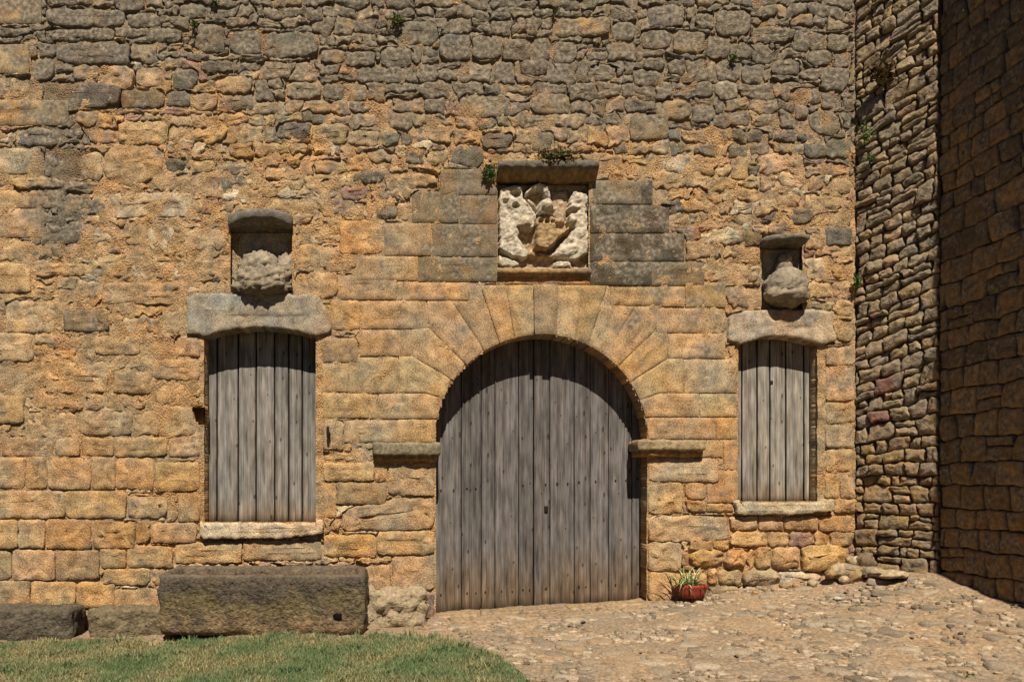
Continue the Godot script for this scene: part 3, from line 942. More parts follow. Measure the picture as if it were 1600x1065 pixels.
func build_carvings(root: Node3D) -> void:
	var grey := Color(0.25, 0.23, 0.20)
	var pale := Color(0.46, 0.39, 0.29)
	# left niche
	var can := plate([Vector2(wx(357), -0.12), Vector2(wx(357), 0.05), Vector2(wx(364), 0.10), Vector2(wx(386), 0.22), Vector2(wx(404), 0.245), Vector2(wx(429), 0.24), Vector2(wx(434), 0.22), Vector2(wx(458), 0.07), Vector2(wx(458), -0.12)], wy(357), wy(337), 0.20, grey, 3.0)
	part("niche_canopy", mesh_of(can), M.stone, root, "grey polygonal canopy over the left niche")
	var bust := new_buf()
	lump(bust, Vector3(wx(409), wy(437), -0.05), Vector3(0.335, 0.215, 0.215), 0.10, pale, 5.0, 56, 36, 7.0)
	lump(bust, Vector3(wx(409), wy(450), -0.01), Vector3(0.33, 0.105, 0.195), 0.13, Color(0.33, 0.27, 0.19), 9.0, 56, 28, 8.0)
	lump(bust, Vector3(wx(406), wy(416), -0.07), Vector3(0.25, 0.19, 0.19), 0.10, Color(0.46, 0.40, 0.30), 12.0, 44, 28, 7.0)
	lump(bust, Vector3(wx(443), wy(418), -0.12), Vector3(0.13, 0.19, 0.12), 0.16, pale, 15.0, 34, 24, 9.0)
	lump(bust, Vector3(wx(402), wy(403), -0.04), Vector3(0.075, 0.06, 0.12), 0.10, Color(0.52, 0.46, 0.35), 17.0)
	part("worn_bust", mesh_of(bust), M.patchy, root, "crumbled stump of a carved figure, broad and low")
	# right niche
	can = plate([Vector2(wx(1187), -0.1), Vector2(wx(1188), 0.12), Vector2(wx(1200), 0.2), Vector2(wx(1236), 0.24), Vector2(wx(1252), 0.2), Vector2(wx(1255), 0.05), Vector2(wx(1255), -0.1)], wy(385), wy(374), 0.12, grey, 17.0)
	part("niche_canopy", mesh_of(can), M.stone, root, "thin grey slab canopy over the right niche")
	var bu := new_buf()
	lump(bu, Vector3(wx(1226), wy(452), 0.02), Vector3(0.245, 0.225, 0.22), 0.085, Color(0.42, 0.37, 0.29), 21.0, 44, 30)
	lump(bu, Vector3(wx(1226), wy(463), 0.06), Vector3(0.25, 0.12, 0.19), 0.085, pale, 25.0)
	lump(bu, Vector3(wx(1227), wy(424), -0.02), Vector3(0.10, 0.22, 0.10), 0.085, Color(0.5, 0.44, 0.33), 29.0)
	lump(bu, Vector3(wx(1226), wy(405), 0.0), Vector3(0.075, 0.075, 0.08), 0.085, Color(0.5, 0.44, 0.33), 31.0)
	part("worn_bust", mesh_of(bu), M.patchy, root, "crumbled figure with a thin upright neck")
	# hood over the coat of arms: thin edge, splayed underside
	var hb := new_buf()
	var hx0 := wx(776)
	var hx1 := wx(931)
	var prof := [Vector2(-0.1, wy(284)), Vector2(0.015, wy(283)), Vector2(0.08, wy(276)), Vector2(0.145, wy(269)), Vector2(0.155, wy(267)), Vector2(0.155, wy(260)), Vector2(0.145, wy(258.5)), Vector2(-0.1, wy(256))]
	var n := 46
	for i in n + 1:
		var x := lerpf(hx0, hx1, float(i) / n)
		for k in prof.size():
			var e := Vector3(x * 9.0, prof[k].y * 9.0, prof[k].x * 9.0)
			var z: float = prof[k].x + (0.018 * nB.get_noise_3dv(e) if prof[k].x > 0.05 else 0.0)
			hb.v.append(Vector3(x, prof[k].y + 0.012 * nB.get_noise_3dv(e + Vector3.ONE * 7.0), z))
			var f := 1.0 + 0.3 * nA.get_noise_3dv(e)
			var cc := Color(0.21, 0.19, 0.155) if k > 2 else Color(0.36, 0.25, 0.12)
			hb.c.append(Color(cc.r * f, cc.g * f, cc.b * f))
			hb.u.append(Vector2(x, prof[k].y))
	var m := prof.size()
	for i in n:
		for k in m:
			var a0 := i * m + k
			var b0 := i * m + (k + 1) % m
			hb.i.append_array([a0, a0 + m, b0 + m, a0, b0 + m, b0])
	for e in [0, n]:
		for k in range(1, m - 1):
			if e == 0: hb.i.append_array([0, k, k + 1])
			else: hb.i.append_array([n * m, n * m + k + 1, n * m + k])
	flip(hb)
	part("hood_mould", mesh_of(hb, false), M.stone, root, "projecting grey hood over the coat of arms")
	# sill under the carving
	var sb := new_buf()
	var sp := [Vector2(-0.1, wy(420)), Vector2(0.02, wy(420)), Vector2(0.055, wy(422)), Vector2(0.075, wy(425)), Vector2(0.065, wy(429)), Vector2(0.04, wy(431)), Vector2(0.02, wy(433)), Vector2(-0.1, wy(433))]
	for i in 31:
		var x := lerpf(wx(777), wx(922), i / 30.0)
		for k in sp.size():
			sb.v.append(Vector3(x, sp[k].y + 0.005 * nB.get_noise_2d(x * 11.0, k * 3.0), sp[k].x + 0.01 * nB.get_noise_2d(x * 9.0 + 5.0, k * 1.0)))
			var f := 1.0 + 0.3 * nA.get_noise_2d(x * 6.0, k * 1.0)
			var cc := Color(0.44, 0.29, 0.14).lerp(Color(0.2, 0.17, 0.13), 0.7 * sstep(wx(860), wx(915), x) + 0.35 * sstep(wx(800), wx(780), x))
			sb.c.append(Color(cc.r * f, cc.g * f, cc.b * f))
			sb.u.append(Vector2(x, sp[k].y))
	for i in 30:
		for k in 8:
			var a0 := i * 8 + k
			var b0 := i * 8 + (k + 1) % 8
			sb.i.append_array([a0, b0 + 8, a0 + 8, a0, b0, b0 + 8])
	for k in range(1, 7):
		sb.i.append_array([0, k + 1, k])
		sb.i.append_array([240, 240 + k, 240 + k + 1])
	flip(sb)
	flip(sb)
	part("panel_sill", mesh_of(sb), M.stone, root)
	# the weathered coat of arms, modelled as relief (drawing units of a 1065-wide sheet, 4.84 to the survey unit)
	var masses := [
		[0.115, 26.0, 0.0, [192, 310, 260, 285, 345, 288, 378, 325, 385, 385, 440, 450, 482, 495, 474, 560, 462, 615, 420, 622, 370, 600, 340, 590, 325, 612, 338, 665, 370, 712, 395, 745, 422, 795, 408, 825, 365, 838, 300, 828, 235, 795, 192, 775]],
		[0.095, 18.0, 0.1, [190, 850, 200, 805, 260, 832, 340, 852, 355, 892, 230, 900, 190, 875]],
		[0.135, 24.0, 0.0, [388, 368, 396, 325, 440, 280, 500, 260, 552, 278, 580, 320, 596, 388, 540, 390, 528, 345, 500, 320, 460, 320, 430, 338, 416, 368]],
		[0.105, 12.0, 0.75, [472, 578, 468, 545, 490, 520, 545, 512, 600, 516, 622, 535, 614, 578]],
		[0.165, 20.0, 1.0, [470, 572, 617, 572, 622, 640, 640, 652, 690, 618, 724, 596, 727, 635, 682, 658, 642, 692, 612, 738, 560, 778, 490, 774, 463, 745, 471, 660]],
		[0.11, 26.0, 0.08, [725, 410, 730, 370, 760, 325, 810, 320, 850, 343, 874, 362, 874, 800, 850, 805, 800, 842, 740, 857, 690, 847, 640, 837, 593, 827, 588, 795, 640, 760, 650, 720, 690, 690, 735, 650, 760, 610, 728, 572, 718, 520, 735, 490, 716, 470, 745, 440]],
		[0.105, 16.0, 0.0, [596, 874, 640, 850, 730, 855, 748, 902, 608, 908]],
		[0.075, 18.0, 0.85, [380, 752, 480, 785, 600, 790, 604, 832, 500, 824, 415, 812]],
		[0.085, 14.0, 0.8, [184, 896, 880, 896, 880, 935, 184, 935]],
		[0.05, 60.0, 0.6, [590, 300, 720, 300, 730, 420, 700, 560, 620, 560]]]
	for k in masses:
		var pp := PackedVector2Array()
		for j in k[3].size() / 2: pp.append(Vector2(k[3][j * 2], k[3][j * 2 + 1]))
		k[3] = pp
		k.append(box_of(pp))
	# swellings: hand and scroll on the left, helmet, shoulder and hip of the right supporter
	blob(400, 560, 66, 66, 0.155, 2.6, 0, 0.25); blob(290, 420, 90, 80, 0.135, 3.0); blob(270, 640, 80, 120, 0.135, 3.0); blob(330, 310, 60, 34, 0.13, 2.6, 15); blob(340, 780, 80, 46, 0.13, 2.6, 12)
	blob(552, 440, 62, 66, 0.20, 2.3); blob(508, 460, 24, 56, 0.16, 2.5, 8); blob(545, 493, 72, 16, 0.15, 2.5); blob(556, 330, 26, 64, 0.155, 2.4, -8)
	blob(430, 410, 9, 80, 0.10, 2.0, -38); blob(456, 425, 9, 74, 0.10, 2.0, -36); blob(404, 420, 10, 80, 0.13, 2.0, -40)
	blob(790, 380, 60, 60, 0.125, 2.6, 0, 0.15); blob(765, 455, 50, 34, 0.15, 2.6); blob(755, 548, 42, 44, 0.145, 2.4, 0, 0.2); blob(820, 620, 50, 120, 0.125, 2.6, 0, 0.1); blob(720, 775, 120, 66, 0.14, 3.0, -16); blob(745, 700, 18, 54, 0.135, 2.2, -14, 0.4); blob(530, 735, 60, 34, 0.18, 3.0, -6, 1.0)
	var rb := new_buf()
	var rx0 := 180.0
	var rx1 := 884.0
	var ry0 := 150.0
	var ry1 := 930.0
	var gx := 104
	var gy := 112
	for j in gy + 1:
		for i in gx + 1:
			var u := lerpf(rx0, rx1, float(i) / gx)
			var v := lerpf(ry1, ry0, float(j) / gy)
			var uw := u + 6.0 * nA.get_noise_2d(u * 0.012, v * 0.012) + 5.0 * nB.get_noise_2d(u * 0.03, v * 0.03)
			var vw := v + 6.0 * nA.get_noise_2d(u * 0.012 + 70.0, v * 0.012) + 5.0 * nB.get_noise_2d(u * 0.03 + 70.0, v * 0.03)
			var z := 0.0
			var tn := 0.75
			for bl in blobs:
				var dx: float = uw - bl[0]
				var dy: float = vw - bl[1]
				if absf(dx) > 360.0 or absf(dy) > 140.0: continue
				var ca := cos(bl[6])
				var sa := sin(bl[6])
				var ex: float = (dx * ca + dy * sa) / bl[2]
				var ey: float = (-dx * sa + dy * ca) / bl[3]
				var d := ex * ex + ey * ey
				if d < 1.0:
					var hz: float = bl[4] * sqrt(1.0 - pow(d, bl[5] * 0.5))
					if hz > z:
						z = hz
						tn = bl[7]
			for ms in masses:
				var at := Vector2(uw, vw)
				if not ms[4].has_point(at) or not Geometry2D.is_point_in_polygon(at, ms[3]): continue
				var near := 1e9
				var mp: PackedVector2Array = ms[3]
				for e in mp.size(): near = minf(near, at.distance_squared_to(Geometry2D.get_closest_point_to_segment(at, mp[e], mp[(e + 1) % mp.size()])))
				var t := clampf(sqrt(near) / (ms[1] * 0.55), 0.0, 1.0)
				var hz: float = ms[0] * sqrt(1.0 - (1.0 - t) * (1.0 - t))
				if hz > z:
					z = hz
					tn = ms[2]
			for hole in [[515, 553, 19, 25, 0.10], [560, 556, 15, 22, 0.10], [594, 556, 11, 20, 0.09], [320, 345, 42, 26, 0.11], [322, 440, 36, 20, 0.10], [245, 410, 20, 22, 0.06], [495, 335, 34, 34, 0.10], [395, 690, 34, 30, 0.1], [860, 470, 12, 60, 0.04]]:
				var e := Vector2((uw - hole[0]) / hole[2], (vw - hole[1]) / hole[3]).length_squared()
				if e < 1.0: z = maxf(0.0, z - hole[4] * (1.0 - e * e))
			z += 0.008 * nA.get_noise_2d(u * 0.014, v * 0.014) + 0.006 * nB.get_noise_2d(u * 0.035, v * 0.035)
			if i == 0 or i == gx or j == 0 or j == gy: z = minf(z, 0.02)
			rb.v.append(Vector3(wx(740.0 + u / 4.841), wy(230.0 + v / 4.841), -0.118 + z))
			var cc := Color(0.72, 0.66, 0.54).lerp(Color(0.50, 0.345, 0.18), clampf(tn + 0.25 * nA.get_noise_2d(u * 0.02, v * 0.02), 0.0, 1.0))
			var f := 1.0 + 0.16 * nB.get_noise_2d(u * 0.03 + 9.0, v * 0.03)
			rb.c.append(Color(cc.r * f, cc.g * f, cc.b * f))
			rb.u.append(Vector2(u, v) * 0.001)
	for j in gy:
		for i in gx:
			var a0 := j * (gx + 1) + i
			rb.i.append_array([a0, a0 + gx + 2, a0 + 1, a0, a0 + gx + 1, a0 + gx + 2])
	part("coat_of_arms", mesh_of(rb), M.stone, root, "white weathered relief of a helmet over a shield with mantling")
	# imposts of the arch
	for k in [[583.0, 687.0, 692.0, 712.0, 720.0, Color(0.30, 0.26, 0.18)], [993.0, 1097.0, 688.0, 704.0, 713.0, Color(0.42, 0.33, 0.20)]]:
		var w: float = wx(k[1]) - wx(k[0])
		var im := new_buf()
		var a := rough_box(Vector3(w, (k[3] - k[2]) / S, 0.39), 0.035, 0.014, 0.010, k[5], k[0])
		for t in a.v.size(): a.v[t] += Vector3((wx(k[0]) + wx(k[1])) * 0.5, wy(k[3]), 0.105 - 0.195)
		add_buf(im, a)
		a = rough_box(Vector3(w - 0.04, (k[4] - k[3]) / S + 0.02, 0.34), 0.035, 0.014, 0.006, Color(0.45, 0.28, 0.12), k[0] + 3.0)
		for t in a.v.size(): a.v[t] += Vector3((wx(k[0]) + wx(k[1])) * 0.5 + (0.012 if k[0] > 900.0 else -0.012), wy(k[4]), 0.06 - 0.17)
		add_buf(im, a)
		part("impost", mesh_of(im), M.stone, root)
	# iron pin beside the left window
	var hk := new_buf()
	for e in [[Vector3(0.035, 0.035, 0.09), Vector3(wx(514), wy(680), 0.045), 1.0], [Vector3(0.03, 0.13, 0.03), Vector3(wx(513), wy(684), 0.085), 2.0]]:
		var a := rough_box(e[0], 0.02, 0.008, 0.003, Color(0.1, 0.07, 0.05), e[2])
		for t in a.v.size(): a.v[t] += e[1]
		add_buf(hk, a)
	part("iron_hook", mesh_of(hk), M.iron, root)

# ------------------------------------------------------------------ boards
func board(w: float, h: float, d: float, tone: Color, foot: Color, foot_h: float, sd: float, skew := 0.0) -> Dictionary:
	# a weathered plank, base at the origin; ends slightly out of square, arrises eased
	var b := new_buf()
	var e := minf(0.006, w * 0.1)
	var ring := [Vector2(-w / 2, -d / 2), Vector2(-w / 2, d / 2 - e), Vector2(-w / 2 + e, d / 2), Vector2(-w / 6, d / 2), Vector2(w / 6, d / 2), Vector2(w / 2 - e, d / 2), Vector2(w / 2, d / 2 - e), Vector2(w / 2, -d / 2)]
	var n := 22
	var off := Vector2(rng.randf() * 0.45 + 0.12, rng.randf() * 0.2)
	for j in n + 1:
		var t := float(j) / n
		var y := t * h
		for k in ring.size():
			var p: Vector2 = ring[k]
			var wob := 0.0025 * nA.get_noise_2d(y * 3.0 + sd, k * 0.6)
			var cup := 0.003 * nA.get_noise_2d(y * 0.9, sd)
			b.v.append(Vector3(p.x + wob, y + skew * p.x, p.y + cup))
			var c := tone.lerp(foot, (1.0 - sstep(foot_h * 0.1, foot_h, y + 0.1 * nB.get_noise_2d(p.x * 30.0 + sd, y * 2.0))) * 0.85)
			var f := 1.0 + 0.12 * nA.get_noise_2d(y * 1.6 + sd * 3.0, p.x * 20.0)
			b.c.append(Color(c.r * f, c.g * f, c.b * f))
			b.u.append(Vector2(off.x + (p.x + p.y) / 0.55, off.y + y / 4.5))
	var m := ring.size()
	for j in n:
		for k in m:
			var a0 := j * m + k
			var b0 := j * m + (k + 1) % m
			b.i.append_array([a0, b0 + m, b0, a0, a0 + m, b0 + m])
	for k in range(1, m - 1):
		b.i.append_array([0, k, k + 1])
		b.i.append_array([n * m, n * m + k + 1, n * m + k])
	flip(b)
	return b

func build_gate(root: Node3D) -> void:
	var z := -0.325
	var grey := Color(0.262, 0.250, 0.245)
	var xs := [676, 720.5, 751.5, 773, 810, 833, 859, 897, 922, 951, 987, 1018]
	var nails := new_buf()
	var bk := BoxMesh.new()
	bk.size = Vector3(2.6, 3.5, 0.03)
	part("added_gate_backing", bk, M.iron, root).position = Vector3(wx(840) * 1.035, 1.5, z - 0.04)  # added dark board behind the planks, blocks light showing through their gaps
	for leaf in 2:
		var door := Node3D.new()
		door.name = "door_leaf" if leaf == 0 else "door_leaf_001"
		door.set_meta("label", "left leaf of the arched gate" if leaf == 0 else "right leaf of the arched gate with keyhole")
		root.add_child(door)
		for k in xs.size() - 1:
			if (k < 5) != (leaf == 0): continue
			var x0 := wx(xs[k]) * 1.035 + 0.005
			var x1 := wx(xs[k + 1]) * 1.035 - 0.003
			var foot := -0.115 + (wx(xs[k]) - 0.48) * 0.058
			var tone := rng.randf_range(0.80, 1.18)
			var b := board(x1 - x0, wy(512) - foot, 0.035, Color(grey.r * tone, grey.g * tone, grey.b * tone), Color(0.285, 0.205, 0.13), 0.85, k * 5.3, 0.058)
			var o := part("plank", mesh_of(b), M.wood, door)
			o.position = Vector3((x0 + x1) / 2, foot, z + rng.randf_range(-0.004, 0.004))
			for ny in [foot + 0.22, foot + 1.47]:
				for s in [0.28, 0.74]:
					if rng.randf() < 0.25: continue
					var a := rough_box(Vector3(0.017, 0.017, 0.014), 0.01, 0.005, 0.001, Color(0.06, 0.05, 0.045), k + s)
					for t in a.v.size(): a.v[t] += Vector3(lerpf(x0, x1, s), ny + rng.randf_range(-0.012, 0.012), z + 0.019)
					add_buf(nails, a)
		if leaf == 1:
			var b := board(0.095, wy(512) + 0.06, 0.03, Color(grey.r * 0.95, grey.g * 0.93, grey.b * 0.92), Color(0.27, 0.20, 0.135), 0.5, 91.0)
			var o := part("cover_strip", mesh_of(b), M.wood, door)
			o.position = Vector3(wx(840) * 1.035, -0.095, z + 0.034)
			var lock := rough_box(Vector3(0.045, 0.075, 0.02), 0.01, 0.008, 0.002, Color(0.05, 0.04, 0.035), 4.0)
			o = part("keyhole_plate", mesh_of(lock), M.iron, door)
			o.position = Vector3(wx(853) * 1.035, wy(790) - 0.085, z + 0.03)
	var na := part("gate_nails", mesh_of(nails), M.iron, root)
	na.set_meta("kind", "stuff")

func build_shutters(root: Node3D) -> void:
	var sets := [
		{"xs": [316, 339, 372, 400, 429, 451, 472, 499], "y0": 816.0, "y1": 508.0, "z": -0.272, "k": 1.030, "g": Color(0.40, 0.385, 0.36), "l": "seven weathered planks closing the left window"},
		{"xs": [1148, 1159, 1183, 1203, 1228, 1256, 1282], "y0": 784.0, "y1": 522.0, "z": -0.202, "k": 1.022, "g": Color(0.52, 0.495, 0.44), "l": "six pale planks closing the right window"}]
	for s in sets.size():
		var e: Dictionary = sets[s]
		var sh := Node3D.new()
		sh.name = "window_shutter" if s == 0 else "window_shutter_001"
		sh.set_meta("label", e.l)
		root.add_child(sh)
		var bk := BoxMesh.new()
		bk.size = Vector3(wx(e.xs[-1]) - wx(e.xs[0]) + 0.05, wy(e.y1) - wy(e.y0) + 0.05, 0.03)
		part("added_shutter_backing", bk, M.iron, sh).position = Vector3((wx(e.xs[-1]) + wx(e.xs[0])) * 0.5 * e.k, (wy(e.y0) + wy(e.y1)) * 0.5, e.z - 0.036)  # dark sheet added behind the shutter, keeps stray light out of the plank gaps
		for k in e.xs.size() - 1:
			var x0: float = wx(e.xs[k]) * e.k + 0.009
			var x1: float = wx(e.xs[k + 1]) * e.k - 0.009
			var tone := rng.randf_range(0.86, 1.14)
			var g: Color = e.g
			var y0: float = wy(e.y0) - 0.01
			var b := board(x1 - x0, wy(e.y1) - y0, 0.03, Color(g.r * tone, g.g * tone, g.b * tone), Color(0.36, 0.28, 0.2), 0.3, 40.0 + s * 20.0 + k * 3.1)
			var o := part("plank", mesh_of(b), M.wood, sh)
			o.position = Vector3((x0 + x1) / 2, y0, e.z + rng.randf_range(-0.003, 0.003))
		var knot := rough_box(Vector3(0.038, 0.045, 0.006), 0.012, 0.003, 0.0, Color(0.01, 0.01, 0.01), 1.0)
		var kh := part("knot_hole", mesh_of(knot), M.iron, sh)
		kh.position = Vector3(wx(440) * 1.03, wy(665), e.z + 0.014) if s == 0 else Vector3(wx(1205) * 1.022, wy(597), e.z + 0.014)

# ------------------------------------------------------------------ the two walls on the right
func side_wall(called: String, label: String, at: Vector3, u: Vector3, length: float, hs: Array, st_name: String, tones: Array, slope: float, mat: Material, mortar: Color, dark: Callable) -> void:
	var root := thing(called, label, "wall", at)
	var nrm := u.cross(Vector3.UP).normalized()
	root.basis = Basis(u, Vector3.UP, nrm)
	var lim := []
	for cell in cells(0.0, length, -0.4, 7.7, hs[0], hs[1], hs[2], hs[3], hs[4], hs[5]):
		var p: PackedVector2Array = cell
		for k in p.size():
			p[k].y += slope * p[k].x * sstep(1.5, 2.6, p[k].y)
			p[k].x = clampf(p[k].x, 0.0, length)
		lim.append({"p": p, "a": absf(area_of(p))})
	lim.sort_custom(func(a, b): return a.a > b.a)
	var rest := new_buf()
	for k in lim.size():
		var p: PackedVector2Array = lim[k].p
		if lim[k].a < 0.002: continue
		var st: Dictionary = STYLE[st_name].duplicate()
		var cc := box_of(p).get_center()
		st.joint = hs[6]
		st.edge = hs[7]
		st.dome = hs[8]
		st.proud = 0.02
		st.vary = hs[9]
		st.ragged = hs[10]
		st.cut = hs[11]
		st.rough = hs[12]
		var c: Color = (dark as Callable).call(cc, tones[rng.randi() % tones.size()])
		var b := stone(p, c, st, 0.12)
		if b.i.is_empty(): continue
		if k < 290: part("stone", mesh_of(b), mat, root)
		else: add_buf(rest, b)
	if not rest.i.is_empty(): part("small_stones", mesh_of(rest), mat, root).set_meta("kind", "stuff")
	var b := new_buf()
	var step := 0.05
	var nx := int(length / step) + 1
	var ny := int(8.2 / step)
	for j in ny + 1:
		for i in nx + 1:
			var x := minf(i * step, length)
			var y := -0.5 + j * step
			b.v.append(Vector3(x, y, -0.045 + 0.02 * nA.get_noise_2d(x * 5.0, y * 5.0 + 30.0) + 0.012 * nB.get_noise_2d(x * 14.0, y * 14.0)))
			var f := 1.0 + 0.15 * nA.get_noise_2d(x * 3.0, y * 3.0)
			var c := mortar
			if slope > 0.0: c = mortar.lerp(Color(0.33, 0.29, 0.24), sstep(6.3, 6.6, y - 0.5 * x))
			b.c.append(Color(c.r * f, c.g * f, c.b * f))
			b.u.append(Vector2(x, y))
	for j in ny:
		for i in nx:
			var a0 := j * (nx + 1) + i
			b.i.append_array([a0, a0 + nx + 2, a0 + 1, a0, a0 + nx + 1, a0 + nx + 2])
	part("mortar", mesh_of(b), M.stone, root)
	var box := BoxMesh.new()
	box.size = Vector3(length + 0.5, 8.2, 0.6)
	part("wall_core", box, M.stone, root).position = Vector3(length / 2 - 0.25, 3.6, -0.42)

# ------------------------------------------------------------------ ground
func ground_y(x: float, z: float) -> float:
	var ks := [[-9.0, -0.30], [-4.5, -0.265], [-2.4, -0.2], [-1.2, -0.105], [-0.3, -0.12], [0.45, -0.10], [2.85, 0.055], [3.4, 0.125], [4.2, 0.25], [4.9, 0.34], [5.35, 0.46], [5.8, 0.57], [9.0, 0.8]]
	var y: float = ks[0][1]
	for k in ks.size() - 1:
		if x >= ks[k][0]: y = lerpf(ks[k][1], ks[k + 1][1], clampf((x - ks[k][0]) / (ks[k + 1][0] - ks[k][0]), 0.0, 1.0))
	var fall := lerpf(0.055, 0.165, sstep(2.6, 5.4, x))
	y -= fall * clampf(z, 0.0, 3.2)
	if z > 3.2: y = lerpf(y, -0.45, sstep(3.2, 9.0, z))
	return y

func grass_edge(x: float) -> float:
	# z at which the lawn begins
	var ks := [[-9.0, 0.52], [-2.75, 0.50], [-2.55, 0.80], [-0.9, 0.83], [0.0, 0.90], [0.55, 1.15], [0.95, 1.75], [1.12, 2.5], [1.3, 3.6], [1.4, 9.0]]
	if x > 1.35: return 99.0
	var y := 0.72
	for k in ks.size() - 1:
		if x >= ks[k][0]: y = lerpf(ks[k][1], ks[k + 1][1], clampf((x - ks[k][0]) / (ks[k + 1][0] - ks[k][0]), 0.0, 1.0))
	return y + 0.10 * nA.get_noise_2d(x * 3.0, 4.0) + 0.09 * nB.get_noise_2d(x * 9.0, 4.0)

func build_ground() -> void:
	var b := new_buf()
	var xs := PackedFloat32Array()
	var zs := PackedFloat32Array()
	for k in 26: xs.append(-60.0 + pow(k / 26.0, 0.4) * 54.0)
	for k in 300: xs.append(-6.0 + k * 0.045)
	for k in 16: xs.append(7.5 + pow(k / 15.0, 2.0) * 50.0)
	for k in 120: zs.append(-0.7 + k * 0.045)
	for k in 20: zs.append(4.7 + pow(k / 19.0, 2.0) * 60.0)
	for z in zs:
		for x in xs:
			var e := z - grass_edge(x)
			var lawn := sstep(-0.05, 0.12, e)
			var y := ground_y(x, z)
			var near := 1.0 if z < 5.0 else 0.2
			y += near * (0.020 * nA.get_noise_2d(x * 1.6, z * 1.6) + 0.010 * nB.get_noise_2d(x * 7.0, z * 7.0) + 0.005 * nC.get_noise_2d(x * 17.0, z * 17.0)) * (1.0 - 0.5 * lawn)
			b.v.append(Vector3(x, y, z))
			var c := Color(0.445, 0.325, 0.207).lerp(Color(0.385, 0.30, 0.21), clampf(0.5 + nA.get_noise_2d(x * 1.1 + 20.0, z * 1.1), 0.0, 1.0))
			c = c.lerp(Color(0.13, 0.125, 0.05), lawn)
			var f := 1.0 + 0.15 * nB.get_noise_2d(x * 5.0, z * 5.0 + 60.0)
			b.c.append(Color(c.r * f, c.g * f, c.b * f))
			b.u.append(Vector2(x, z))
	var w := xs.size()
	for j in zs.size() - 1:
		for i in w - 1:
			var a0 := j * w + i
			b.i.append_array([a0, a0 + 1, a0 + w + 1, a0, a0 + w + 1, a0 + w])
	var g := MeshInstance3D.new()
	g.name = "ground"
	g.mesh = mesh_of(b)
	g.material_override = M.earth
	g.set_meta("kind", "structure")
	g.set_meta("label", "trodden sandy earth yard sloping up to the right corner")
	add_child(g)
	build_cobbles(g)
	build_grass()

func cobble_mesh(sd: int) -> Dictionary:
	# a flat, water-worn stone of about unit size, mostly sunk
	var r := RandomNumberGenerator.new()
	r.seed = 500 + sd
	var b := new_buf()
	var n := 16
	var rad := PackedFloat32Array()
	for k in n:
		var a := TAU * k / n
		var sq := 1.0 / pow(pow(absf(cos(a)), 3.0) + pow(absf(sin(a)), 3.0), 1.0 / 3.0)
		rad.append(0.47 * sq * (1.0 + 0.22 * nA.get_noise_2d(cos(a) * 2.0 + sd * 7.0, sin(a) * 2.0) + r.randf_range(-0.05, 0.05)))
	var levels := [[1.04, -0.4], [1.0, -0.05], [0.9, 0.12], [0.66, 0.19], [0.33, 0.22]]
	for l in levels:
		for k in n:
			var a := TAU * k / n
			var p: Vector2 = Vector2(cos(a), sin(a)) * rad[k] * float(l[0])
			var y: float = l[1] + (0.09 * nB.get_noise_2d(p.x * 6.0 + sd * 3.0, p.y * 6.0) if l[0] < 1.0 else 0.0)
			b.v.append(Vector3(p.x, y, p.y))
			var f := 1.0 + 0.2 * nB.get_noise_2d(p.x * 4.0 + sd, p.y * 4.0)
			b.c.append(Color(f, f, f))
			b.u.append(p)
	var m := levels.size()
	b.v.append(Vector3(0, 0.22, 0))
	b.c.append(Color(1, 1, 1))
	b.u.append(Vector2.ZERO)
	for j in m - 1:
		for k in n:
			var a0 := j * n + k
			var b0 := j * n + (k + 1) % n
			b.i.append_array([a0, b0 + n, b0, a0, a0 + n, b0 + n])
	for k in n: b.i.append_array([(m - 1) * n + k, m * n, (m - 1) * n + (k + 1) % n])
	flip(b)
	return b

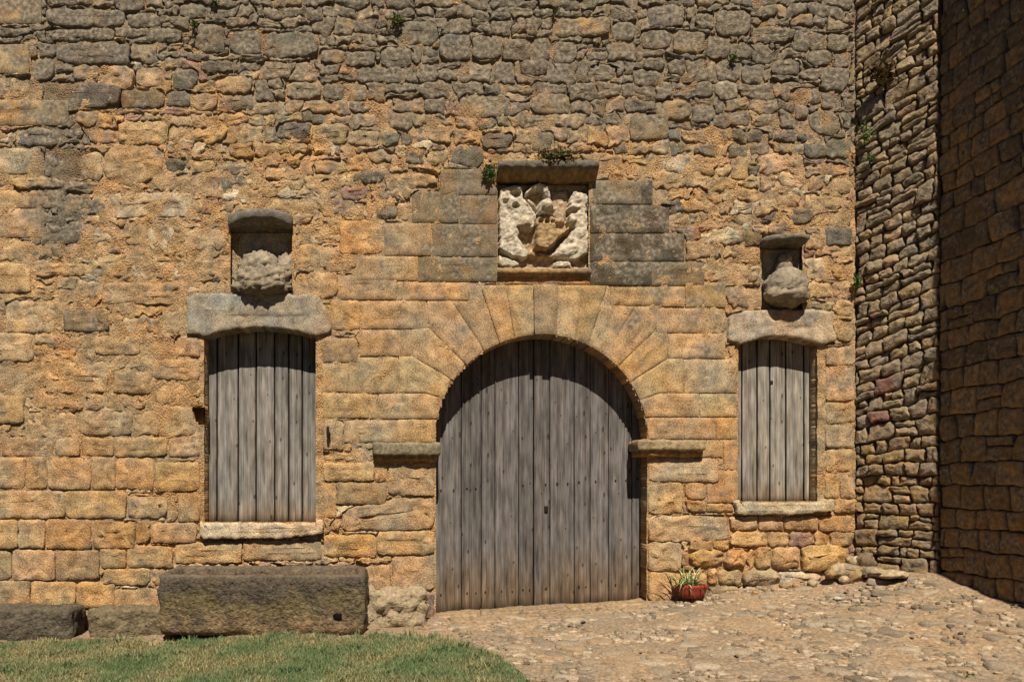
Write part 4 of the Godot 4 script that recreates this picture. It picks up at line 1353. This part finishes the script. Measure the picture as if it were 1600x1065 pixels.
func build_cobbles(g: Node3D) -> void:
	var kinds := []
	for k in 10: kinds.append(mesh_of(cobble_mesh(k)))
	flat_kind = kinds
	var mats := []
	for c in [Color(0.45, 0.375, 0.275), Color(0.50, 0.41, 0.30), Color(0.60, 0.50, 0.375), Color(0.37, 0.305, 0.225), Color(0.52, 0.39, 0.26)]:
		var m: StandardMaterial3D = M.stone.duplicate()
		m.albedo_color = c.linear_to_srgb()
		mats.append(m)
	var spots := []
	var tries := 0
	var grid := {}
	while tries < 60000:
		tries += 1
		var x := rng.randf_range(-0.35, 6.6)
		var z := rng.randf_range(0.02, 5.4)
		if z > grass_edge(x) - 0.12: continue
		if x < 0.75 and z < 0.35 and rng.randf() < 0.6: continue
		if x < 0.45: continue
		if x > 5.25 and z < (x - 5.33) * 1.83 + 0.1: continue
		if x > 5.68 : continue
		# bare earth lies between the patches of stone
		var dens := nA.get_noise_2d(x * 1.2 + 31.0, z * 1.2) * 1.1 + 0.50 - 0.55 * sstep(1.4, 0.5, x) * sstep(0.4, 0.8, z)
		if z < 0.32 and x > 0.5 and x < 2.9: continue
		if rng.randf() > dens + 0.18: continue
		var r := rng.randf_range(0.018, 0.05) if rng.randf() < 0.5 else rng.randf_range(0.05, 0.125)
		var ok := true
		var cell := Vector2i(int(x / 0.3), int(z / 0.3))
		for dx in range(-1, 2):
			for dz in range(-1, 2):
				for s in grid.get(cell + Vector2i(dx, dz), []):
					if Vector2((s.x - x) * 0.8, (s.y - z) * 1.15).length() < (s.z + r) * 0.86: ok = false
		if not ok: continue
		if not grid.has(cell): grid[cell] = []
		grid[cell].append(Vector3(x, z, r))
		spots.append([x, z, r, r / (9.0 - z) if x < 5.9 - 0.1 and z < 3.9 else 0.0])
	spots.sort_custom(func(a, b): return a[3] > b[3])
	var rest := new_buf()
	for k in spots.size():
		var s: Array = spots[k]
		var kind: int = rng.randi() % 10
		var mi: int = rng.randi() % 5
		var sc := Vector3(s[2] * rng.randf_range(2.0, 3.2), s[2] * rng.randf_range(0.9, 1.6), s[2] * rng.randf_range(1.4, 2.0))
		var tr := Transform3D(Basis.from_euler(Vector3(rng.randfn(0, 0.07) - 0.02, rng.randfn(0, 0.5), rng.randfn(0, 0.07))).scaled_local(sc), Vector3(s[0], ground_y(s[0], s[1]) + 0.001 - s[2] * rng.randf_range(0.0, 0.10), s[1]))
		if k < 300:
			var o := part("cobble", kinds[kind], mats[mi], g)
			o.transform = tr
		else:
			var cb := cobble_mesh(kind)
			var cc: Color = mats[mi].albedo_color.srgb_to_linear()
			for t in cb.v.size():
				cb.v[t] = tr * cb.v[t]
				cb.c[t] = Color(cb.c[t].r * cc.r, cb.c[t].g * cc.g, cb.c[t].b * cc.b)
			add_buf(rest, cb)
	if not rest.i.is_empty(): part("small_cobbles", mesh_of(rest), M.stone, g).set_meta("kind", "stuff")
	# grit and pebbles between the cobbles
	var gm := MultiMesh.new()
	gm.transform_format = MultiMesh.TRANSFORM_3D
	gm.use_colors = true
	gm.mesh = kinds[3]
	var gt: Array[Transform3D] = []
	while gt.size() < 3000:
		var x := rng.randf_range(-0.3, 6.0)
		var z := rng.randf_range(0.0, 5.0)
		if z > grass_edge(x) - 0.04 or (x > 5.3 and z < (x - 5.3) * 1.33 + 0.05) or x > 5.9: continue
		if rng.randf() > 0.35 + nA.get_noise_2d(x * 1.6 + 11.0, z * 1.6) * 1.2: continue
		var k := 0.008 + 0.022 * pow(rng.randf(), 2.5)
		gt.append(Transform3D(Basis.from_euler(Vector3(rng.randfn(0, 0.3), rng.randf() * TAU, rng.randfn(0, 0.3))).scaled_local(Vector3(k * rng.randf_range(2.0, 3.4), k * rng.randf_range(1.5, 3.0), k * 2.0)), Vector3(x, ground_y(x, z) + 0.002, z)))
	gm.instance_count = gt.size()
	for k in gt.size():
		gm.set_instance_transform(k, gt[k])
		var c: Color = mats[rng.randi() % 5].albedo_color.srgb_to_linear()
		var f := rng.randf_range(0.7, 1.35)
		gm.set_instance_color(k, Color(c.r * f, c.g * f, c.b * f))
	var go := MultiMeshInstance3D.new()
	go.name = "grit"
	go.multimesh = gm
	go.material_override = M.stone
	go.set_meta("kind", "stuff")
	g.add_child(go)
	# worn flags at the threshold
	var sl := [[0.50, 0.98, -0.20, 0.14], [1.0, 1.44, -0.20, 0.10], [1.46, 1.98, -0.20, 0.16], [2.0, 2.42, -0.20, 0.12], [2.44, 2.84, -0.20, 0.15], [0.62, 1.15, 0.16, 0.5], [1.17, 1.62, 0.14, 0.44], [1.64, 2.2, 0.18, 0.5]]
	for e in sl:
		var p := PackedVector2Array()
		for c in [[e[0], e[2]], [e[1], e[2]], [e[1], e[3]], [e[0], e[3]]]: p.append(Vector2(c[0] + rng.randf_range(-0.02, 0.02), -c[1] + rng.randf_range(-0.02, 0.02)))
		var st: Dictionary = STYLE.b.duplicate()
		st.proud = 0.0
		st.rough = 0.006
		var b := stone(p, Color(0.43, 0.32, 0.20), st, 0.06)
		var cx: float = (e[0] + e[1]) / 2
		var cz: float = (e[2] + e[3]) / 2
		for t in b.v.size():
			var v: Vector3 = b.v[t]
			b.v[t] = Vector3(v.x, ground_y(cx, cz) + (ground_y(v.x, cz) - ground_y(cx, cz)) + 0.016 + v.z, -v.y)
		part("flagstone", mesh_of(b), M.stone, g)

var flat_kind := []

func build_grass() -> void:
	var blade := new_buf()
	var pts := [[-0.5, 0.0, 0.0], [0.5, 0.0, 0.0], [-0.36, 0.55, 0.12], [0.36, 0.55, 0.12], [0.0, 1.0, 0.42]]
	for k in pts:
		blade.v.append(Vector3(k[0] * 0.09, k[1], k[2]))
		blade.c.append(Color.WHITE)
		blade.u.append(Vector2(k[0], k[1]))
	blade.i.append_array([0, 2, 1, 1, 2, 3, 2, 4, 3])
	var mm := MultiMesh.new()
	mm.transform_format = MultiMesh.TRANSFORM_3D
	mm.use_colors = true
	mm.mesh = mesh_of(blade)
	var tr: Array[Transform3D] = []
	var cs := PackedColorArray()
	var n := 0
	while n < 300000:
		n += 1
		var x := rng.randf_range(-6.0, 1.35)
		var z := rng.randf_range(0.6, 4.4)
		var e := z - grass_edge(x)
		if e < 0.0 and rng.randf() > exp(e * 22.0): continue
		var t := nA.get_noise_2d(x * 1.3, z * 1.3) + 0.5 * nB.get_noise_2d(x * 5.0, z * 5.0)
		if t < -0.42 and rng.randf() < 0.6: continue
		var h := rng.randf_range(0.018, 0.045) * (1.25 if e < 0.12 else 1.0) * (1.7 if nB.get_noise_2d(x * 2.6, z * 2.6 + 8.0) > 0.42 else 1.0)
		var bs := Basis.from_euler(Vector3(rng.randfn(0, 0.4), rng.randf() * TAU, rng.randfn(0, 0.4)))
		tr.append(Transform3D(bs.scaled_local(Vector3(h * 1.3 + 0.02, h, h)), Vector3(x, ground_y(x, z) - 0.003 + 0.01 * nA.get_noise_2d(x * 1.6, z * 1.6), z)))
		var green := Color(0.105, 0.158, 0.066)
		var dry := Color(0.33, 0.265, 0.14)
		var c := green.lerp(dry, clampf(0.28 - t * 0.5 + rng.randfn(0, 0.22) + 0.25 * sstep(-2.0, -3.6, x), 0.0, 1.0))
		var f := rng.randf_range(0.75, 1.3)
		cs.append(Color(c.r * f, c.g * f, c.b * f))
	mm.instance_count = tr.size()
	for k in tr.size():
		mm.set_instance_transform(k, tr[k])
		mm.set_instance_color(k, cs[k])
	var o := MultiMeshInstance3D.new()
	o.name = "grass"
	o.multimesh = mm
	o.material_override = M.leaf
	o.set_meta("kind", "stuff")
	o.set_meta("label", "short patchy lawn of green and straw blades before the trough")
	o.set_meta("category", "grass")
	add_child(o)

# ------------------------------------------------------------------ loose things
func build_trough() -> void:
	var b := new_buf()
	var L := 2.2
	var D := 0.74
	var H := 0.64
	var t := 0.11
	var out := PackedVector2Array([Vector2(-L / 2, -D / 2), Vector2(L / 2, -D / 2), Vector2(L / 2, D / 2), Vector2(-L / 2, D / 2)])
	out = resample(chaikin(chaikin(out, 0.035), 0.25), 0.04)
	var n := out.size()
	# inset, height
	var levels := [[0.05, 0.0], [0.012, 0.02], [0.0, 0.08], [0.0, 0.16], [0.0, 0.24], [0.0, 0.32], [0.0, 0.40], [0.0, 0.48], [0.0, 0.56], [0.006, 0.615], [0.025, 0.638], [0.06, 0.645], [t - 0.02, 0.638], [t, 0.61], [t + 0.01, 0.5], [t + 0.03, 0.36], [0.24, 0.30], [0.36, 0.29]]
	for l in levels:
		for k in n:
			var p := out[k]
			var s := Vector2(1.0 - 2.0 * l[0] / L, 1.0 - 2.0 * l[0] / D)
			p *= s
			var y: float = l[1]
			var e := Vector3(p.x, y, p.y) * 5.0
			var nz := 0.030 * nA.get_noise_3dv(e) + 0.026 * absf(nB.get_noise_3dv(e * Vector3(2.0, 5.0, 2.0))) + 0.007 * nC.get_noise_3dv(e * 5.0)
			if l[1] < 0.06: nz -= 0.03 * maxf(0.0, nA.get_noise_3dv(e * 0.8 + Vector3.ONE * 3.0))
			var dir := Vector3(p.x / L, 0.0, p.y / D).normalized()
			var v := Vector3(p.x, y + (0.012 * nA.get_noise_3dv(e * 1.4) if l[1] > 0.5 else 0.0), p.y) + dir * nz
			b.v.append(v)
			var mossy := clampf(1.0 - absf(y - 0.3) / 0.2 + nA.get_noise_3dv(e * 0.7), 0.0, 1.0)
			var c := Color(0.145, 0.122, 0.095).lerp(Color(0.26, 0.212, 0.105), mossy * 0.75).lerp(Color(0.40, 0.285, 0.165), (1.0 - sstep(0.0, 0.34, y + 0.12 * nB.get_noise_3dv(e) + 0.1 * nA.get_noise_3dv(e * 0.5))) * 0.95)
			if l[0] > 0.02 and y > 0.5: c = Color(0.20, 0.165, 0.12)
			elif l[0] > t - 0.03: c = Color(0.25, 0.16, 0.10)
			var f := 1.0 + 0.25 * nB.get_noise_3dv(e * 1.3)
			b.c.append(Color(c.r * f, c.g * f, c.b * f))
			b.u.append(p)
	for r in levels.size() - 1:
		for k in n:
			var a0 := r * n + k
			var b0 := r * n + (k + 1) % n
			b.i.append_array([a0, b0 + n, b0, a0, a0 + n, b0 + n])
	var base := (levels.size() - 1) * n
	for k in n - 2: b.i.append_array([base, base + k + 2, base + k + 1])
	flip(b)
	var tr := thing("stone_trough", "long hollowed dark stone trough standing against the wall beside the lawn", "trough", Vector3(wx(410) * 0.92, -0.155, 0.415))
	tr.rotation.x = 0.045
	tr.rotation.y = 0.006
	part("basin", mesh_of(b), M.coarse, tr)
	var hb := new_buf()
	lump(hb, Vector3(0.80, 0.215, D / 2 + 0.004), Vector3(0.045, 0.036, 0.006), 0.2, Color(0.012, 0.010, 0.008), 3.0, 18, 10)
	part("drain_hole", mesh_of(hb), M.earth, tr)

func block(called: String, label: String, cat: String, size: Vector3, at: Vector3, turn: float, rad: float, amp: float, c: Color, sd: float, mat: Material, group := "") -> MeshInstance3D:
	var o := single(called, mesh_of(rough_box(size, 0.04, rad, amp, c, sd)), mat, label, cat, at, group)
	o.rotation.y = turn
	return o

func leaf_shape(to: Dictionary, at: Vector3, dir: Vector3, up: Vector3, l: float, w: float, c: Color, droop := 0.0, seg := 1) -> void:
	var side := dir.cross(up).normalized()
	var base: int = to.v.size()
	var p := at
	var d := dir
	for k in seg + 1:
		var t := float(k) / seg
		var ww := w * (1.0 - t) if seg > 1 else (w if k == 0 else 0.0)
		if seg == 1 and k == 0: ww = w * 0.5
		to.v.append(p - side * ww * 0.5)
		to.v.append(p + side * ww * 0.5)
		for e in 2:
			to.c.append(c)
			to.u.append(Vector2(e, t))
		p += d * l / seg
		d = (d + Vector3.DOWN * droop).normalized()
	for k in seg:
		var a0 := base + k * 2
		to.i.append_array([a0, a0 + 2, a0 + 1, a0 + 1, a0 + 2, a0 + 3])

func tuft(called: String, label: String, at: Vector3, size: Vector3, n: int, cols: Array, leaf: float, group := "wall weeds") -> void:
	var b := new_buf()
	for k in n:
		var p := Vector3(rng.randfn(0, 0.4) * size.x, rng.randfn(0, 0.4) * size.y, absf(rng.randfn(0, 0.5)) * size.z)
		var d := Vector3(rng.randfn(0, 1), rng.randfn(0.3, 0.8), rng.randf_range(0.0, 1.3)).normalized()
		var c: Color = cols[rng.randi() % cols.size()]
		var f := rng.randf_range(0.7, 1.35)
		var l := leaf * rng.randf_range(0.6, 1.4)
		# a leaf with a pointed tip and a wide middle
		var side := d.cross(Vector3(rng.randfn(0, 1), 0.6, rng.randfn(0, 1))).normalized()
		var base: int = b.v.size()
		for v in [p, p + d * l * 0.45 - side * l * 0.27, p + d * l * 0.45 + side * l * 0.27, p + d * l]:
			b.v.append(v)
			b.c.append(Color(c.r * f, c.g * f, c.b * f))
			b.u.append(Vector2.ZERO)
		b.i.append_array([base, base + 1, base + 2, base + 1, base + 3, base + 2])
		base = b.v.size()
		for v in [Vector3(0, -size.y * 0.3, 0), p, p + d * l * 0.45 - side * l * 0.27]:
			b.v.append(v if v != b.v[base - 3] else p + d * l * 0.45 - side * l * 0.25)
			b.c.append(Color(0.09, 0.07, 0.035))
			b.u.append(Vector2.ZERO)
		b.v[base + 2] = p + side * 0.003
		b.i.append_array([base, base + 1, base + 2])
	single(called, mesh_of(b, false), M.leaf, label, "plant", at, group)

func build_pot() -> void:
	var x := wx(1079) * 0.985
	var z := 0.17
	var y := ground_y(x, z) + 0.03
	var root := thing("potted_plant", "spider plant with pale striped leaves in a red terracotta bowl", "potted plant", Vector3(x, y, z))
	var b := new_buf()
	var prof := [[0.0, 0.0], [0.09, 0.0], [0.115, 0.02], [0.14, 0.06], [0.152, 0.105], [0.157, 0.11], [0.16, 0.135], [0.150, 0.137], [0.145, 0.11], [0.12, 0.10], [0.0, 0.10]]
	var n := 36
	for k in prof:
		for i in n:
			var a := TAU * i / n
			b.v.append(Vector3(k[0] * cos(a), k[1], k[0] * sin(a) * 0.66))
			b.c.append(Color.WHITE)
			b.u.append(Vector2.ZERO)
	for j in prof.size() - 1:
		for i in n:
			var a0 := j * n + i
			var b0 := j * n + (i + 1) % n
			b.i.append_array([a0, b0 + n, b0, a0, a0 + n, b0 + n])
	flip(b)
	part("pot", mesh_of(b), M.pot, root)
	var soil := new_buf()
	lump(soil, Vector3(0, 0.10, 0), Vector3(0.135, 0.025, 0.09), 0.15, Color(0.09, 0.06, 0.04), 3.0, 20, 10)
	part("soil", mesh_of(soil), M.earth, root)
	root.scale = Vector3.ONE * 1.15
	for k in 86:
		var lb := new_buf()
		var a := rng.randf() * TAU
		var lift := rng.randf_range(0.5, 2.6)
		var d := Vector3(cos(a), lift, sin(a) * 0.8).normalized()
		var c := Color(0.20, 0.27, 0.09) if rng.randf() < 0.5 else Color(0.47, 0.46, 0.24)
		if k % 9 == 0: c = Color(0.55, 0.50, 0.33)
		if k > 79: c = Color(0.10, 0.055, 0.03)
		var l := rng.randf_range(0.17, 0.36)
		var at := Vector3(rng.randfn(-0.03, 0.045), 0.105, rng.randfn(0, 0.03))
		if k > 79:
			d = Vector3(cos(a), 0.5, absf(sin(a)) + 0.4).normalized()
			l = 0.26
		leaf_shape(lb, at, d, Vector3.UP, l, rng.randf_range(0.016, 0.026), c, rng.randf_range(0.12, 0.34), 7)
		part("leaf", mesh_of(lb), M.leaf, root)

func build_things() -> void:
	build_trough()
	var s := 142.9
	block("kerb_block", "low dark hollowed block at the far left foot of the wall", "stone block", Vector3(0.98, 0.40, 0.42), Vector3((40.0 - 615) / s, -0.33, 0.30), 0.0, 0.04, 0.02, Color(0.17, 0.148, 0.11), 5.0, M.coarse)
	block("kerb_block", "low mossy block between the dark kerb block and the trough", "stone block", Vector3(0.82, 0.37, 0.34), Vector3((194.0 - 615) / s, -0.32, 0.27), 0.0, 0.03, 0.022, Color(0.265, 0.218, 0.14), 8.0, M.coarse)
	block("broken_block", "rough broken pale block lying right of the trough", "stone block", Vector3(0.68, 0.385, 0.34), Vector3((617.0 - 615) / 139.0, -0.155, 0.24), 0.05, 0.075, 0.05, Color(0.50, 0.41, 0.275), 14.0, M.coarse)
	# loose rubble in the corner
	var heap := [
		[1312, 892, 0.22, 0.17, "w", "pale rounded stone at the left end of the corner heap"], [1334, 877, 0.17, 0.13, "w", "small white stone on top of the corner heap"], [1329, 888, 0.30, 0.10, "k", "flat stone under the small white one in the corner heap"],
		[1337, 900, 0.27, 0.19, "b", "brown angular stone at the front of the corner heap"], [1351, 879, 0.22, 0.22, "d", "dark upright stone leaning in the wall corner"], [1365, 896, 0.30, 0.13, "k", "slanting slab below the dark upright stone"], [1391, 897, 0.36, 0.09, "w", "long flat stone at the right end of the corner heap"], [1319, 905, 0.12, 0.09, "w", "little pale stone in front of the corner heap"], [1298, 897, 0.13, 0.10, "t", "tan pebble left of the corner heap"]]
	var idx := 0
	for e in heap:
		idx += 1
		var z: float = 0.16 + (e[1] - 875.0) * 0.006 + maxf(0.0, (e[0] - 1345.0) * 0.006)
		var sc: float = 1215.0 / (9.0 - z)
		var b := new_buf()
		var c: Color = TONE[e[5 - 1]]
		lump(b, Vector3.ZERO, Vector3(e[2] / 2, e[3] / 2, e[2] * 0.42), 0.22, c, idx * 7.0, 22, 14)
		var o := single("loose_stone", mesh_of(b), M.stone, e[5], "stone", Vector3((e[0] - 615.0) / sc, maxf(EYE - (e[1] - 760.0) / sc, ground_y((e[0] - 615.0) / sc, z) + e[3] * 0.3), z), "stones heaped in the corner")
		o.rotation.z = rng.randf_range(-0.3, 0.3)
	for k in 12:
		var b := new_buf()
		var w := rng.randf_range(0.06, 0.15)
		lump(b, Vector3.ZERO, Vector3(w / 2, w * 0.33, w * 0.42), 0.24, TONE["otybow"[k % 6]], 90.0 + k * 5.0, 16, 10)
		var x := 4.1 + k * 0.125 + rng.randf_range(-0.05, 0.05)
		var z := 0.10 + rng.randf_range(0.0, 0.16) + maxf(0.0, x - 5.2) * 0.9
		single("rubble_stone", mesh_of(b), M.stone, "small tan stone scattered along the foot of the wall below the right window", "stone", Vector3(x, ground_y(x, z) + w * 0.12, z), "small stones along the wall foot").rotation.y = rng.randf() * TAU
	var pb := new_buf()
	lump(pb, Vector3.ZERO, Vector3(0.045, 0.022, 0.035), 0.2, Color(0.7, 0.68, 0.62), 3.0, 14, 10)
	single("pebble", mesh_of(pb), M.stone, "single white pebble lying on the cobbles right of the pot", "stone", Vector3(4.72, ground_y(4.72, 0.75) + 0.015, 0.75))
	build_pot()
	var g1 := Color(0.07, 0.115, 0.03)
	var g2 := Color(0.12, 0.15, 0.05)
	var g3 := Color(0.16, 0.10, 0.05)
	var red := Color(0.17, 0.06, 0.05)
	tuft("wall_weed", "green weed hanging high on the wall above the left half", Vector3(wx(621), wy(36), 0.02), Vector3(0.08, 0.08, 0.05), 100, [g1, g2], 0.04)
	tuft("wall_weed", "tiny green tuft at the top edge left", Vector3(wx(336), wy(6), 0.02), Vector3(0.045, 0.04, 0.04), 50, [g1, g2], 0.04)
	tuft("wall_weed", "dark little weed between grey stones upper left", Vector3(wx(304), wy(42), 0.02), Vector3(0.035, 0.05, 0.04), 50, [g1], 0.035)
	tuft("wall_weed", "small weed between grey stones upper right", Vector3(wx(1143), wy(94), 0.02), Vector3(0.05, 0.045, 0.04), 60, [g1, g2], 0.04)
	tuft("wall_weed", "faint tuft near the top edge above the coat of arms", Vector3(wx(866), wy(22), 0.02), Vector3(0.05, 0.035, 0.04), 40, [g1, g2, g3], 0.035)
	tuft("wall_weed", "leafy plant hanging at the left end of the hood", Vector3(wx(764), wy(272), 0.03), Vector3(0.08, 0.11, 0.06), 170, [g1, g1, g2], 0.045)
	tuft("hood_plant", "mat of reddish green stonecrop growing on the hood", Vector3(wx(866), wy(251), 0.10), Vector3(0.24, 0.07, 0.10), 700, [g1, g2, g3, red], 0.04)
	tuft("wall_weed", "bright green weed in the corner joint at window height", Vector3(wx(1333), wy(442), 0.06), Vector3(0.04, 0.09, 0.04), 90, [Color(0.10, 0.17, 0.04), g1], 0.04)
	var uu := Vector3(0.6, 0, 0.8)
	var base := Vector3(5.36, 0, 0)
	tuft("side_weed", "upper green weed on the rubble corner wall", base + uu * 0.12 + Vector3(-0.06, wy(220), 0.04), Vector3(0.07, 0.12, 0.07), 80, [g1, g2], 0.04)
	tuft("side_weed", "lower leafy weed on the rubble corner wall", base + uu * 0.16 + Vector3(-0.06, wy(258), 0.04), Vector3(0.07, 0.08, 0.07), 60, [g1, g2], 0.04)
	tuft("dry_weed", "dry brown grass hanging on the rubble corner wall", base + uu * 0.3 + Vector3(-0.07, wy(135), 0.04), Vector3(0.16, 0.14, 0.06), 170, [Color(0.17, 0.11, 0.06), Color(0.12, 0.08, 0.045)], 0.08)
	tuft("ground_weed", "small weed growing between the cobbles at lower right", Vector3(4.55, ground_y(4.55, 2.85) + 0.02, 2.85), Vector3(0.04, 0.02, 0.03), 26, [g1, g2], 0.03, "")

# ------------------------------------------------------------------
func _ready() -> void:
	var cam := Camera3D.new()
	cam.name = "camera"
	cam.projection = Camera3D.PROJECTION_FRUSTUM
	cam.near = 0.1
	cam.far = 300.0
	cam.size = 0.1 * 1065.0 / 1215.0
	cam.frustum_offset = Vector2(0.1 * (800.0 - 615.0) / 1215.0, 0.1 * (760.0 - 532.5) / 1215.0)
	cam.position = Vector3(0, EYE, DIST)
	add_child(cam)
	cam.current = true
	var env := Environment.new()
	env.background_mode = Environment.BG_SKY
	var sm := ProceduralSkyMaterial.new()
	sm.sky_top_color = Color(0.24, 0.42, 0.72)
	sm.sky_horizon_color = Color(0.66, 0.73, 0.80)
	sm.sky_curve = 0.12
	sm.ground_bottom_color = Color(0.25, 0.2, 0.14)
	sm.ground_horizon_color = Color(0.5, 0.45, 0.38)
	sm.sky_energy_multiplier = 0.5
	sm.ground_energy_multiplier = 0.5
	sm.sun_angle_max = 2.0
	var sky := Sky.new()
	sky.sky_material = sm
	env.sky = sky
	env.tonemap_mode = Environment.TONE_MAPPER_LINEAR
	env.tonemap_exposure = 1.55
	env.sdfgi_enabled = true
	env.ssao_enabled = true
	env.ssil_enabled = true
	var we := WorldEnvironment.new()
	we.name = "world"
	we.environment = env
	add_child(we)
	var sun := DirectionalLight3D.new()
	sun.name = "sun"
	sun.light_energy = 1.6
	sun.light_color = Color(1.0, 0.955, 0.88)
	sun.light_angular_distance = 0.5
	sun.shadow_enabled = true
	var el := deg_to_rad(54.0)
	var az := deg_to_rad(0.5)
	var to_sun := Vector3(cos(el) * sin(az), sin(el), cos(el) * cos(az))
	add_child(sun)
	sun.look_at_from_position(to_sun * 30.0, Vector3.ZERO, Vector3.UP)

	rng.seed = 7
	for e in [[nA, 1, 1], [nB, 2, 2], [nC, 3, 1], [nW, 4, 2]]:
		var n: FastNoiseLite = e[0]
		n.seed = e[1]
		n.frequency = 1.0
		n.noise_type = FastNoiseLite.TYPE_SIMPLEX_SMOOTH
		n.fractal_type = FastNoiseLite.FRACTAL_FBM
		n.fractal_octaves = e[2]
	make_materials()
	openings.clear()
	build_front_wall()
	var u := Vector3(0.6, 0, 0.8).normalized()
	side_wall("rubble_corner_wall", "narrow slanting wall of rough rubble in the right corner, lit by raking sun", Vector3(5.36, 0, -0.02), u, 0.84, [0.10, 0.20, 0.85, 1.7, 0.034, 0.45, 0.008, 0.014, 0.003, 0.014, 0.020, 0.12, 0.010], "r",
		[Color(0.46, 0.36, 0.235), Color(0.42, 0.315, 0.20), Color(0.50, 0.375, 0.23), Color(0.36, 0.30, 0.22)], 0.25, M.patchy, Color(0.25, 0.18, 0.11),
		func(c: Vector2, t: Color) -> Color:
			if c.y < 1.9: return t.lerp(Color(0.44, 0.285, 0.125), 0.65)
			if c.y < 2.7 and rng.randf() < 0.2: return Color(0.27, 0.145, 0.115)
			return t)
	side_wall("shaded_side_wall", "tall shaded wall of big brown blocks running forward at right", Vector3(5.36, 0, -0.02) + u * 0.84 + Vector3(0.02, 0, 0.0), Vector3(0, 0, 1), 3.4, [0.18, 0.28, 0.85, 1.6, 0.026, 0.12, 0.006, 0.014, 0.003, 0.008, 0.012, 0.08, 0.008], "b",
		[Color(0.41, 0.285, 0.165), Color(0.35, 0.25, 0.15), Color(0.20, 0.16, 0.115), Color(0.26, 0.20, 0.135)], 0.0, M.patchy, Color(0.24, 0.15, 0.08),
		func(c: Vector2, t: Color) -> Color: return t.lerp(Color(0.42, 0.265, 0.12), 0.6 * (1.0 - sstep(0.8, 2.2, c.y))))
	build_ground()
	build_things()
